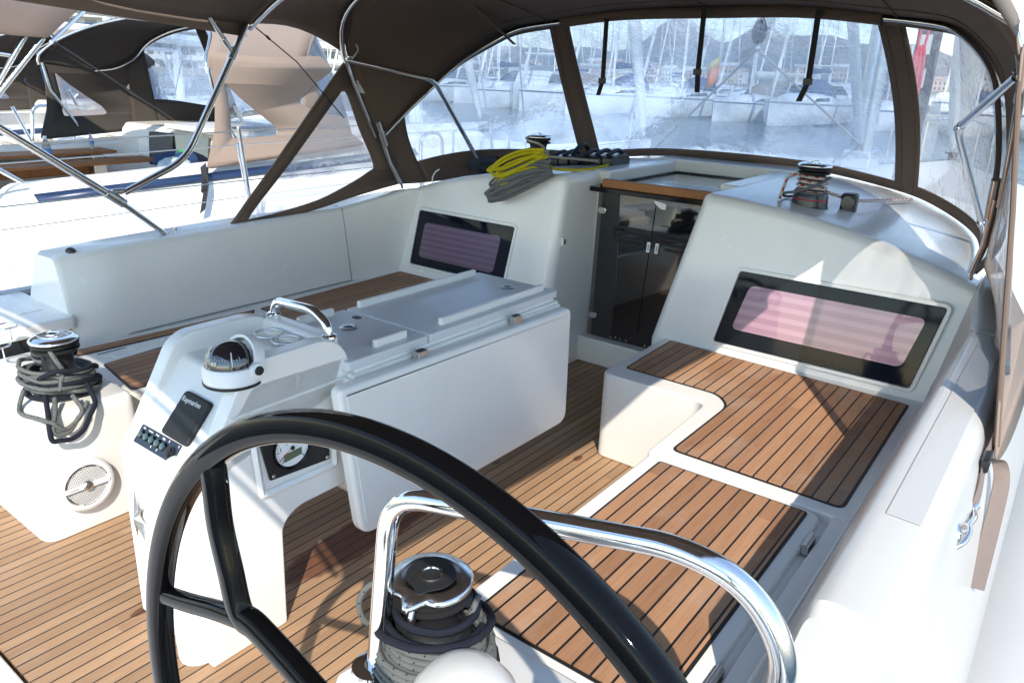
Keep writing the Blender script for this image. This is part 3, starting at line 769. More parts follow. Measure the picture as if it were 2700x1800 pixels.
# star emblem on the aft face
em = MB(); ec = Vector((-1.955, .851, .37)); pts = []
for k in range(14):
    a = PI/2+PI*k/7; r = (.070 if k in (0, 6, 8) else .050) if k % 2 == 0 else .015
    pts.append(ec+Vector((r*math.cos(a)*.8, 0, r*1.3*math.sin(a))))
n_ = len(pts); em.add(pts+[ec+Vector((0, -.016, 0))], [(i, (i+1) % n_, n_) for i in range(n_)])
em.build("star_emblem", M['steel_dull'], tab, sharp=5)

# compass
cc = Vector((-1.716, 1.046, .802))
KC = 1.0
mb = MB(); mb.lathe([(.077, 0), (.078, .004), (.078, .036), (.072, .046), (.060, .048)], cc, 40)
cmp_ = mb.build("compass", M['white'], tab, sharp=40)
mb = MB(); mb.lathe([(.0785, .0), (.0795, .003), (.0795, -.004), (.0785, -.006)], cc, 40); mb.build("compass_gasket", M['blackmatt'], cmp_)
t = NT("compass_globe"); t.set(color=(.012, .013, .018), rough=.02, coat=1., coatr=.01, spec=.8); M['globe'] = t.m
mb = MB(); mb.lathe([(.0655*math.cos(a*PI/2/12), .046+.062*math.sin(a*PI/2/12)) for a in range(13)], cc+Vector((0, -.004, 0)), 40); mb.build("compass_globe", M['globe'], cmp_, sharp=80)
hm = frame(cc+Vector((.006, .030, .046)), (1, .05, 0), (0, .34, 1))
mb = MB(); hood = []
for k in range(13):
    a = math.radians(-25+230*k/12)
    c_, s_ = math.cos(a), math.sin(a); wd = .012+.008*max(0, math.sin(a))
    hood.append([hm @ Vector(((.062+dr)*c_, (.062+dr)*s_, dz)) for dr, dz in ((0, .016), (.008, .016), (.010, .0), (.007, -wd), (.0, -wd), (-.002, 0))])
mb.grid(hood, closed=True); mb.build("compass_hood", M['white'], cmp_, sharp=50)
mb = MB(); mb.lathe([(.020, 0), (.020, .012), (.012, .014)], n=20, mat=frame(cc+Vector((.074, .022, .040)), (0, 1, .1), (0, 0, 1))); mb.build("compass_knob", M['white'], cmp_)
mb = MB(); mb.lathe([(.0135, .012), (.012, .018), (0, .019)], n=20, mat=frame(cc+Vector((.074, .022, .040)), (0, 1, .1), (0, 0, 1))); mb.build("knob_cap", M['black'], cmp_)
ck = MB()
for k in range(-9, 10):
    a = math.radians(-90+18+k*7); rr = .0648; h0, h1 = (.072, .080 if k % 3 == 0 else .076)
    def gp_(h): s_ = (h-.046)/.062; r_ = .0668*math.sqrt(max(0, 1-s_*s_)); return cc+Vector((0, -.004, 0))+Vector((r_*math.cos(a), r_*math.sin(a), h))
    ck.tube([gp_(h0), gp_(h1)], .0006, 4)
ck.build("compass_scale", M['white'], cmp_)
text("compass_number", "60", .015, M['white'], cmp_, cc+Vector((.022, -.0655, .066)), (1, .30, 0), (-.12, .35, 1))
for ang in (-150, -28):
    a = math.radians(ang); lb = MB(); lb.tube([cc+Vector((0, -.004, 0))+Vector((.0672*math.cos(b)*math.cos(a), .0672*math.cos(b)*math.sin(a), .046+.0632*math.sin(b))) for b in (.18, .4, .62, .8)], .0012, 6); lb.build("lubber_line", M['white'], cmp_)
for ch in [cmp_]: ch.scale = (KC, KC, KC); ch.location = Vector((cc-Vector(tab['_o']))*(1-KC))
# drink rings
for c_ in ((-1.868, 1.270, .838), (-1.790, 1.272, .836)):
    mb = drink_ring(tab, c_, .040, .045); mb.build("cup_holder", M['steel_dull'], tab)
# chrome rail
mb = MB(); mb.tube(fillet([(-1.985, 1.372, .82), (-1.980, 1.378, .895), (-1.775, 1.365, .910), (-1.695, 1.352, .885), (-1.690, 1.352, .83)], .035, 8), .0150, 16)
hrail = mb.build("grab_rail", M['chrome'], tab, sharp=60)
for x, y in ((-1.985, 1.372), (-1.690, 1.352)): MB().lathe([(.024, .848), (.023, .853), (.016, .858)], (x, y, 0), 24).build("rail_base", M['chrome'], hrail)

# fixed top in two lids, fiddles, ice box lids with finger rings
ZT = .782
for (y0, y1) in ((1.36, 1.702), (1.708, 2.455)):
    MB().flat(rpoly([(-2.035, y0), (-1.618, y0), (-1.618, y1), (-2.035, y1)], .012), ZT-.030, ZT).build("top_lid", M['tabletop'], tab, bevel=.006, seg=3)
mb = MB(); mb.box(-2.02, -1.625, 1.39, 2.44, .60, ZT-.031); mb.box(-2.02, -1.62, 1.39, 2.44, .715, .725)
mb.build("table_body", M['table'], tab, bevel=.008)
MB().box(-2.00, -1.655, 1.41, 2.42, .28, .605).build("ice_box", M['table'], tab, bevel=.02)
mb = MB(); mb.box(-1.665, -1.6015, 1.36, 2.455, .690, .728); mb.box(-1.640, -1.610, 1.37, 2.45, .727, .741); mb.build("hinge_rail", M['table'], tab, bevel=.004)
for (x, y0, y1) in ((-1.662, 1.50, 1.640), (-1.662, 1.800, 2.410), (-2.010, 1.48, 1.632), (-2.010, 1.745, 2.400)):
    mb = MB(); mb.box(x-.011, x+.011, y0, y1, ZT-.002, ZT+.026); mb.build("fiddle", M['table'], tab, bevel=.008, seg=3)
for x, y in ((-1.865, 1.575), (-1.790, 2.345)):
    mb = MB(); mb.lathe([(.030, 0), (.031, .002), (.028, .0045), (.019, .005), (.017, .001), (0, .0005)], (x, y, ZT), 32); rg = mb.build("finger_ring", M['steel_dull'], tab)
    MB().lathe([(.0165, 0), (.0165, .0025), (0, .003)], (x, y, ZT), 24).build("ring_hole", M['black'], rg)
for x, y in ((-1.93, 1.665), (-1.705, 1.655)):
    mb = MB(); mb.prism([(a, b, ZT) for a, b in rpoly([(x-.014, y-.012), (x+.020, y-.012), (x+.020, y+.012), (x-.014, y+.012)], .0115)], (0, 0, .0022)); mb.build("lid_notch", M['black'], tab)
# hanging leaf on the starboard side
mb = MB(); leaf = rpoly([(1.265, .742), (2.468, .720), (2.478, .212), (1.332, .222)], [.03, .03, .06, .06], 8)
mb.prism([(-1.600, y, z) for y, z in leaf], (.048, 0, 0))
lf = mb.build("folding_leaf", M['table'], tab, bevel=.015, seg=4)
mb = MB(); mb.prism([(-1.556, y, z) for y, z in inset(leaf, .024)], (.0066, 0, 0))
mb.build("leaf_face", M['table'], lf, bevel=.003)
for y in (1.63, 2.135):
    mb = MB(); mb.box(-1.600, -1.572, y-.022, y+.022, .712, .757); hg = mb.build("hinge", M['steel_dull'], tab, bevel=.003)
    mb = MB(); mb.box(-1.595, -1.577, y-.015, y+.015, .7572, .7590); mb.build("hinge_slot", M['black'], hg)
# support leg under the far end
mb = MB(); mb.tube([(-1.80, 2.30, 0), (-1.80, 2.30, .40)], .025, 16); mb.tube([(-1.70, 1.98, 0), (-1.70, 1.98, .30)], .016, 12)
mb.build("leg", M['steel'], tab)
MB().box(-1.73, -1.66, 1.93, 2.03, .001, .03).build("leg_foot", M['steel_dull'], tab, bevel=.004)

# ================================================================== loudspeaker
sp_ = thing("loudspeaker", "round white loudspeaker with a perforated grille in the port helm pod", "loudspeaker", (-2.60, .968, .18))
sfm = frame((-2.588, .968, .178), (0, 1, -.02), (-.05, 0, 1))
mb = MB(); mb.lathe([(.098, -.012), (.097, .004), (.090, .012), (.078, .013), (.073, .006), (.073, -.01)], n=48, mat=sfm); mb.build("rim", M['white'], sp_, sharp=50)
t = NT("perforated_grille"); oc = t.coords("Object"); spx = t.new("ShaderNodeSeparateXYZ"); t.link(oc, spx.inputs[0])
gy, gz = t.math('DIVIDE', spx.outputs[1], .0066), t.math('DIVIDE', spx.outputs[2], .0057)
row = t.math('FLOOR', gz); gy2 = t.math('ADD', gy, t.math('MULTIPLY', t.math('MODULO', row, 2.), .5))
fy, fz = t.math('SUBTRACT', t.math('FRACT', gy2), .5), t.math('SUBTRACT', t.math('FRACT', gz), .5)
rr_ = t.math('SQRT', t.math('ADD', t.math('MULTIPLY', fy, fy), t.math('MULTIPLY', fz, fz)))
hole = t.math('LESS_THAN', rr_, .36); t.set(color=t.mix(hole, (.80, .80, .79), (.10, .095, .09)), rough=.45); t.bump(t.math('SUBTRACT', 1., hole), .6, .002); M['grille'] = t.m
mb = MB(); mb.lathe([(.0735, .001), (.060, .004), (.030, .006), (0, .0065)], n=48, mat=sfm); mb.build("grille", M['grille'], sp_, sharp=60)
mb = MB()
for a0, a1 in ((100, 140), (60, 88), (150, 180), (200, 235), (15, 45), (250, 330)):
    for a in range(a0, a1, 4):
        a_, b_ = math.radians(a), math.radians(a+4.05)
        mb.add([sfm @ Vector((r*math.cos(q), r*math.sin(q), .0085)) for r, q in ((.0708, a_), (.0735, a_), (.0735, b_), (.0708, b_))], [(0, 1, 2, 3)])
mb.build("grille_gap", M['black'], sp_)
mb = MB(); mb.prism([sfm @ Vector((x, y, .006)) for x, y in rpoly([(-.076, -.009), (.076, -.009), (.076, .009), (-.076, .009)], .004)], sfm.to_3x3() @ Vector((0, 0, .010)))
br_ = mb.build("centre_bar", M['white'], sp_, bevel=.003); br_.rotation_euler = (math.radians(0), 0, 0)
mb = MB(); mb.lathe([(.019, .006), (.017, .017), (.012, .020), (.006, .021), (0, .019)], n=28, mat=sfm); mb.build("tweeter", M['steel_dull'], sp_, sharp=60)
text("bar_word", "MARINE", .008, M['grey'], br_, sfm @ Vector((-.048, 0, .0163)), (0, 1, -.02), (-.05, 0, 1))

# ================================================================== winches
def winch(label, loc, s=1.0, detail_top=False, rot=0., ring=True):
    w = thing("winch", label, "winch", loc, "sheet winches")
    def b(mb, n_, m_, par=w, **k):
        o = mb.build(n_, m_, None, **k); o.parent = par; o['_o'] = (0, 0, 0); return o
    S_ = lambda pr: [(r*s, z*s) for r, z in pr]
    bs = b(MB().lathe(S_([(.092, -.035), (.094, .0), (.094, .010), (.088, .016), (.086, .060), (.080, .078), (.062, .092)]), n=48), "base", M['drum'], sharp=30)
    if ring: b(MB().lathe(S_([(.0862, .046), (.0872, .0475), (.0872, .051), (.0860, .0525)]), n=48), "red_ring", M['red'], bs)
    b(MB().lathe(S_([(.062, .092), (.054, .105), (.052, .150), (.057, .168), (.070, .176)]), n=48), "drum", M['drum'], sharp=40)
    jw = MB()
    jw.lathe(S_([(.060, .168), (.078, .174), (.079, .180), (.060, .186), (.078, .193), (.079, .199), (.060, .203)]), n=48)
    b(jw, "self_tailer", M['blackmatt'], sharp=30)
    cap = []
    prof = [(.0, .203), (.076, .204), (.082, .208), (.083, .213), (.079, .219), (.066, .225), (.047, .229), (.046, .2285)] if not detail_top else [(.0, .203), (.078, .204), (.083, .208), (.083, .214), (.078, .219), (.058, .2235), (.0575, .2215)]
    lm = MB(); n_ = 60; rows = []
    for r, z in prof:
        row = []
        for k in range(n_):
            a = 2*PI*k/n_; kk = 1.0
            dd = math.atan2(math.sin(a-rot), math.cos(a-rot))
            if r > .07: kk += .26*math.exp(-(dd/.16)**2) - .10*math.exp(-((dd-.36)/.12)**2) - .06*math.exp(-((dd+.36)/.12)**2)
            row.append((r*s*kk*math.cos(a), r*s*kk*math.sin(a), z*s))
        rows.append(row)
    lm.grid(rows, closed=True)
    cp = b(lm, "chrome_cap", M['cap'] if detail_top else M['chrome'], sharp=50)
    # dark disc with a drop-shaped tab, and the handle socket
    R_ = .049 if detail_top else .046; row = []
    for k in range(48):
        a = 2*PI*k/48; dd = math.atan2(math.sin(a-rot-.10), math.cos(a-rot-.10)); row.append((R_*s*(1+(.32*math.exp(-(dd/.22)**2) if detail_top else 0))*math.cos(a), R_*s*(1+(.32*math.exp(-(dd/.22)**2) if detail_top else 0))*math.sin(a)))
    dz = .2235 if detail_top else .2290
    dk = MB().prism([(x, y, (dz-.002)*s) for x, y in row], (0, 0, .004*s))
    dk = b(dk, "cap_disc", M['blackmatt'] if detail_top else M['chrome'], cp, bevel=.001)
    b(MB().lathe(S_([(.024, dz+.001), (.0235, dz+.0045), (.018, dz+.005), (.0165, dz+.001), (0, dz-.004)]), n=32), "handle_socket", M['chrome'], cp, sharp=50)
    st = [((.013 if k % 2 else .0175)*s*math.cos(PI*k/8), (.013 if k % 2 else .0175)*s*math.sin(PI*k/8)) for k in range(16)]
    b(MB().prism([(x, y, (dz+.0012)*s) for x, y in st], (0, 0, .001)), "socket_star", M['blackmatt'], cp)
    arm = MB().tube([Vector((.060, 0, .150))*s, Vector((.085, .004, .165))*s, Vector((.090, .006, .190))*s, Vector((.080, .006, .208))*s], .008*s, 10)
    arm = b(arm, "feeder_arm", M['chrome'])
    arm.rotation_euler[2] = rot
    return w
w_s = winch("chrome topped black winch wrapped in grey and navy rope behind the large steering wheel", (-.880, .930, .436), 1.04, True, rot=-1.30); w_s.scale = (1, 1, .89)
w_p = winch("chrome topped black winch with loose grey rope on the port helm pod above the loudspeaker", (-2.800, 1.025, .452), .98, False, rot=-2.7)
w_cs = winch("black winch with red and white rope on the starboard cabin top", (-1.035, 3.66, 1.052), .92, False, rot=2.6)
w_cp = winch("chrome topped winch beside the yellow rope coil on the port cabin top", (-2.645, 3.72, 1.060), .92, False, rot=2.0, ring=False)
# small plinths they stand on
for (x, y, z, r) in ((-1.035, 3.66, 1.028, .115), (-2.645, 3.72, 1.03, .115)):
    MB().lathe([(r+.02, -.03), (r+.004, -.002), (r-.008, .004), (0, .004)], (x, y, z), 40).build("winch_plinth", M['gel'], boat, sharp=60)

def rthing(label, group=None): return label
def rope_obj(label, paths, r, mat, cat="rope", group=None, n=9):
    mb = MB()
    for p in paths: mb.tube(p, r, n)
    o = mb.build("rope", mat, None, sharp=80, merge=False, recalc=False); return tag(o, label, cat, group)
def helix(c, r0, r1, z0, z1, turns, a0, jit=0., k=22, rnd=random):
    out = []
    N = int(turns*k)
    for i in range(N+1):
        t = i/N; a = a0+2*PI*turns*t; rr = lerp(r0, r1, t)+jit*rnd.uniform(-1, 1)
        out.append(Vector((c[0]+rr*math.cos(a), c[1]+rr*math.sin(a), lerp(z0, z1, t)+jit*.6*rnd.uniform(-1, 1))))
    return out
# starboard winch ropes
c = (-.865, .922); rn = random.Random(3)
def loop3(c, r, z, tilt, ph, el=1.0, jit=.006, n=16, rnd=rn, zamp=.02):
    ks = []
    for k in range(n):
        a = 2*PI*k/n
        ks.append(Vector((c[0]+r*el*math.cos(a), c[1]+r*math.sin(a), z+tilt*math.sin(a+ph)+rnd.uniform(-1, 1)*jit)))
    return crom(ks+[ks[0]], 5)
pth = [[Vector((-.80, .985, .60)), Vector((-.79, .95, .58))]+helix(c, .096, .110, .548, .448, 7.2, .4, .0015, rnd=rn), helix(c, .118, .125, .508, .452, 4.0, 2.2, .002, rnd=rn)]
pth += [crom([(-.985, .90, .475), (-1.01, .865, .50), (-1.02, .86, .55), (-1.0, .88, .59), (-.965, .90, .58), (-.95, .90, .54)], 7)]
rope_obj("grey rope with black flecks coiled round the winch behind the steering wheel", pth, .0068, M['rope_grey'])
rope_obj("navy rope under the grey coil on the winch behind the steering wheel", [helix(c, .070, .104, .60, .555, 2.0, .4, .001, rnd=rn), helix(c, .126, .130, .448, .440, 1.6, 1.2, .002, rnd=rn), loop3(c, .118, .545, .030, 2.4, jit=.003)], .0085, M['rope_navy'])
# port winch ropes
c = (-2.845, 1.035); rn = random.Random(11)
def ell(c, rx, ry, z, tilt, ph, rot, rnd, jit=.006, n=14):
    ks = []
    for k in range(n):
        q = 2*PI*k/n; x, y = rx*math.cos(q), ry*math.sin(q)
        ks.append(Vector((c[0]+x*math.cos(rot)-y*math.sin(rot)+rnd.uniform(-1, 1)*jit, c[1]+x*math.sin(rot)+y*math.cos(rot)+rnd.uniform(-1, 1)*jit, z+tilt*math.sin(q+ph)+rnd.uniform(-1, 1)*jit)))
    return crom(ks, 6, True)+[crom(ks, 6, True)[0]]
pg = [helix(c, .064, .064, .625, .575, 2.2, -1.0, .0015, rnd=rn)]
pg += [crom([(-2.745, .985, .635), (-2.715, .99, .605), (-2.705, 1.0, .57), (-2.70, .985, .53), (-2.69, .975, .505)], 6)]
for k in range(11):
    pg.append(ell((c[0]+rn.uniform(.0, .035), c[1]+rn.uniform(-.02, .005)), rn.uniform(.108, .128), rn.uniform(.100, .116), .468+.0075*k, rn.uniform(.006, .030), rn.uniform(2.0, 3.6), rn.uniform(-.4, .4), rn))
pg += [crom([(-2.68, .95, .49), (-2.625, .925, .465), (-2.592, .90, .435), (-2.585, .895, .41), (-2.582, .912, .396), (-2.583, .945, .40), (-2.588, .975, .43), (-2.60, 1.0, .455), (-2.66, 1.0, .49)], 6)]
pg += [crom([(-2.80, .90, .50), (-2.76, .865, .462), (-2.70, .85, .458), (-2.62, .87, .458), (-2.59, .90, .44), (-2.583, .93, .41), (-2.59, .98, .43), (-2.62, 1.03, .47)], 6)]
rope_obj("grey rope with black flecks tangled round the port helm winch", pg, .0078, M['rope_grey'])
rope_obj("navy rope tangled round the port helm winch with a loop hanging down", [helix(c, .064, .066, .612, .580, 1.5, .5, .001, rnd=rn), ell((c[0]+.03, c[1]), .128, .118, .490, .030, 2.2, .1, rn), ell((c[0]+.06, c[1]), .10, .11, .525, .05, 2., .4, rn), crom([(-2.70, .93, .50), (-2.62, .90, .462), (-2.588, .885, .425), (-2.580, .885, .385), (-2.577, .91, .378), (-2.576, .945, .372), (-2.578, .985, .39), (-2.585, 1.015, .43), (-2.61, 1.05, .465), (-2.68, 1.06, .51)], 6), ell((c[0]+.02, c[1]-.01), .122, .112, .505, .022, 2.6, .2, rn), ell((c[0]+.01, c[1]), .126, .116, .466, .004, 2.6, .0, rn)], .0085, M['rope_navy'])
# cabin-top starboard winch
c = (-1.035, 3.66); rn = random.Random(5)
rope_obj("white rope with red flecks wound on the starboard cabin top winch", [helix(c, .062, .062, 1.215, 1.125, 4.0, 0., .001, rnd=rn), crom([(-1.09, 3.62, 1.21), (-1.13, 3.60, 1.19), (-1.145, 3.60, 1.14), (-1.15, 3.58, 1.09)], 6), crom([(-.98, 3.70, 1.13), (-.88, 3.86, 1.085), (-.80, 4.2, 1.06), (-.74, 4.45, 1.045)], 6)], .0075, M['rope_white'])
rope_obj("plain grey rope crossing the starboard cabin top winch", [crom([(-.96, 3.66, 1.20), (-1.0, 3.585, 1.165), (-1.07, 3.575, 1.135), (-1.14, 3.60, 1.115), (-1.155, 3.64, 1.10), (-1.14, 3.69, 1.09), (-1.09, 3.73, 1.10)], 8), helix(c, .069, .069, 1.135, 1.12, 1.1, 1., rnd=rn)], .0065, M['rope_plain'])
fit = thing("turning_block", "black plastic turning block beside the starboard cabin top winch", "turning block", (-.885, 3.80, 1.045))
MB().flat(rpoly([(-.925, 3.755), (-.855, 3.765), (-.86, 3.84), (-.925, 3.835)], .02), 1.03, 1.125).build("body", M['black'], fit, bevel=.012, seg=3)
MB().lathe([(.030, 0), (.028, .012), (0, .014)], n=20, mat=frame((-.89, 3.752, 1.085), (1, .2, 0), (0, 0, 1))).build("sheave", M['drum'], fit)
# cabin-top port winch and the coils hanging over the bulkhead
c = (-2.645, 3.72)
rope_obj("cream rope turned on the port cabin top winch and led to the clutches", [helix(c, .060, .060, 1.185, 1.150, 2.2, 2.0, rnd=rn), crom([(-2.705, 3.68, 1.245), (-2.66, 3.645, 1.235), (-2.60, 3.65, 1.225), (-2.585, 3.70, 1.19), (-2.60, 3.67, 1.16)], 6), crom([(-2.60, 3.70, 1.15), (-2.50, 3.85, 1.135), (-2.36, 4.02, 1.118)], 6)], .0075, M['rope_cream'])
def hank(anchor, end, width, nloops, rnd, out_n, spread=.03, sag=.02):
    A, B = Vector(anchor), Vector(end); d = (B-A); L = d.length; d.normalize(); nn = Vector(out_n).normalized(); s_ = d.cross(nn).normalized(); paths = []
    for i in range(nloops):
        w = width*(.35+.65*rnd.random()); off = (i/(max(1, nloops-1))-.5)*spread+rnd.uniform(-.006, .006); l0 = rnd.uniform(-.02, .02); l1 = L*(.80+.24*rnd.random())
        hgt = rnd.uniform(.0, .040)
        ks = [A+d*l0+s_*(off-w*.12)+nn*hgt, A+d*(l0+l1*.35)+s_*(off-w*.45)+nn*(hgt+.012), A+d*(l1*.80)+s_*(off-w*.52)+nn*(hgt+.008), A+d*l1+s_*(off+rnd.uniform(-.01, .01))+nn*hgt,
              A+d*(l1*.80)+s_*(off+w*.5)+nn*(hgt+.006), A+d*(l0+l1*.35)+s_*(off+w*.42)+nn*(hgt+.016)]
        paths.append(crom(ks+[ks[0]], 7))
    return paths
rn = random.Random(21)
bn = Vector((0, -1, .35))
yel = hank((-2.335, 3.385, 1.185), (-2.645, 3.300, 1.050), .095, 11, rn, bn, .10)
yel += [crom([(-2.40, 3.40, 1.15), (-2.33, 3.42, 1.125), (-2.24, 3.60, 1.115), (-2.30, 3.95, 1.11)], 8), crom([(-2.62, 3.40, 1.085), (-2.58, 3.42, 1.14), (-2.545, 3.50, 1.18), (-2.54, 3.52, 1.20)], 8), crom([(-2.66, 3.36, 1.07), (-2.60, 3.39, 1.115), (-2.56, 3.46, 1.165), (-2.55, 3.5, 1.19)], 8), crom([(-2.645, 3.34, 1.06), (-2.585, 3.36, 1.10), (-2.535, 3.44, 1.16), (-2.54, 3.5, 1.185)], 8)]
rope_obj("bright yellow rope coil draped over the port edge of the companionway bulkhead", yel, .0078, M['rope_yellow'])
rope_obj("plain grey rope coil hanging under the yellow coil on the bulkhead", hank((-2.30, 3.365, 1.125), (-2.650, 3.290, .955), .085, 12, rn, bn, .075), .0080, M['rope_plain'])
# rope clutches
g0 = Vector((-2.735, 4.02, 1.055)); 
for k in range(6):
    x = -2.715+.078*k
    cl = thing("rope_clutch", ("black rope clutch in the row beside the port cabin winch" if k < 5 else "end rope clutch with a square cheek nearest the hatch"), "rope clutch", (x, 4.06, roofz(x)), "row of black rope clutches")
    z = roofz(x)
    pr = [(3.98, z), (4.20, z), (4.20, z+.035), (4.15, z+.062), (4.02, z+.056), (3.98, z+.045)]
    mb = MB(); mb.prism([(x-.036, a, b) for a, b in rpoly(pr, .010)], (.070, 0, 0)); mb.build("body", M['drum'], cl, bevel=.005)
    mb = MB(); mb.tube(crom([(x, 4.165, z+.060), (x, 4.11, z+.082), (x, 4.04, z+.075), (x, 3.99, z+.058)] if k != 2 else [(x, 4.16, z+.06), (x, 4.10, z+.115), (x, 4.02, z+.10), (x, 3.97, z+.06)], 5), .017, 10, flat=.7); mb.build("lever", M['blackmatt'], cl)
bagm = MB(); rr_ = []
for i in range(9):
    th = PI*i/8; rr_.append([(-3.02+.20*math.sin(th)*math.cos(2*PI*k/18)*(1+.15*math.sin(3*k)), 3.80+.14*math.sin(th)*math.sin(2*PI*k/18), 1.04+.055*math.cos(th)+.010*math.sin(k*2.3+i)) for k in range(18)])
bagm.grid(rr_, closed=True); tag(bagm.build("cover_bag", simple("black_cloth", (.010, .010, .012), .8, bump=.2, bscale=80), None, sharp=80), "limp black cloth bag lying on the port cabin top inside the sprayhood", "bag")

# ================================================================== steering wheel
wc = Vector((-.47, .42, .78)); wt = -.05
wu = Vector((1, 0, 0)); wn_ = Vector((0, math.cos(wt), math.sin(wt))); wv = Vector((0, -math.sin(wt), math.cos(wt)))
def wp(r, deg, d=0.): a = math.radians(deg); return wc+wu*r*math.cos(a)+wv*r*math.sin(a)+wn_*d
whl = thing("steering_wheel", "large black lacquered steering wheel in the foreground", "steering wheel", tuple(wc))
def flat_tube(mb, pts, wr, wd, n=16, closed=False):
    """section: wr across in the wheel plane, wd along the axle, egg shaped"""
    N = len(pts); rings = []
    for i in range(N):
        t = (pts[(i+1) % N]-pts[i-1]) if closed else (pts[min(i+1, N-1)]-pts[max(i-1, 0)])
        t.normalize(); side = t.cross(wn_).normalized(); a_ = wr[i] if isinstance(wr, list) else wr
        rings.append([pts[i]+side*a_*math.copysign(abs(math.cos(q))**.6, math.cos(q))+wn_*wd*math.copysign(abs(math.sin(q))**.6, math.sin(q)) for q in [2*PI*k/n for k in range(n)]])
    mb.grid(rings+([rings[0]] if closed else []), closed=True)
    if not closed: mb.add(rings[0], [tuple(range(n))]); mb.add(rings[-1], [tuple(range(n))])
mb = MB(); flat_tube(mb, [wp(.482, 360*k/200) for k in range(200)], .0178, .0160, 20, True)
mb.build("rim", M['wheel'], whl, sharp=80)
for base in (149, 269, 29):
    mb = MB()
    nodep = wp(.313, base); 
    flat_tube(mb, crom([wp(.03, base-40), wp(.12, base-26), wp(.20, base-11), wp(.28, base-3), nodep, wp(.36, base-6), wp(.41, base-11), wp(.455, base-16.0), wp(.481, base-18)], 8), .0165, .0135)
    flat_tube(mb, crom([wp(.305, base+1), wp(.35, base+8), wp(.41, base+15), wp(.462, base+19.0), wp(.481, base+20.5)], 8), .0120, .0110)
    mb.build("spoke", M['wheel'], whl, sharp=80)
mb = MB(); mb.lathe([(.055, -.03), (.055, .03), (.035, .045), (0, .047)], n=28, mat=frame(wc, wu, wv)); mb.build("hub", M['wheel'], whl)
MB().tube([wc+wn_*.03, wc+wn_*.26], .03, 16).build("axle", M['steel'], whl)

# ================================================================== guard rail at the wheel
gr = thing("guard_rail", "polished stainless steel hoop rail between the steering wheel and the winch", "rail", (-.6, .82, .45))
mb = MB(); mb.tube(fillet([(-.942, .825, .40), (-.887, .830, .872), (-.365, .92, .945), (-.262, .93, .925), (-.192, .93, .845), (-.192, .93, .40)], .085, 9), .0200, 18)
mb.build("hoop", M['steel'], gr, sharp=80)
MB().lathe([(.045, 0), (.043, .006), (.02, .010)], (-.945, .825, .445), 24).build("foot_flange", M['chrome'], gr)
# ================================================================== sprayhood
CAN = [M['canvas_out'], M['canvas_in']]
def resamp(pts, n):
    """points evenly spaced along a polyline"""
    P = [Vector(p) for p in pts]; L = [0.]
    for a, b in zip(P, P[1:]): L.append(L[-1]+(b-a).length)
    out = []
    for k in range(n+1):
        d = L[-1]*k/n; i = 0
        while i < len(L)-2 and L[i+1] < d: i += 1
        t = (d-L[i])/max(1e-9, L[i+1]-L[i]); out.append(P[i].lerp(P[i+1], t))
    return out

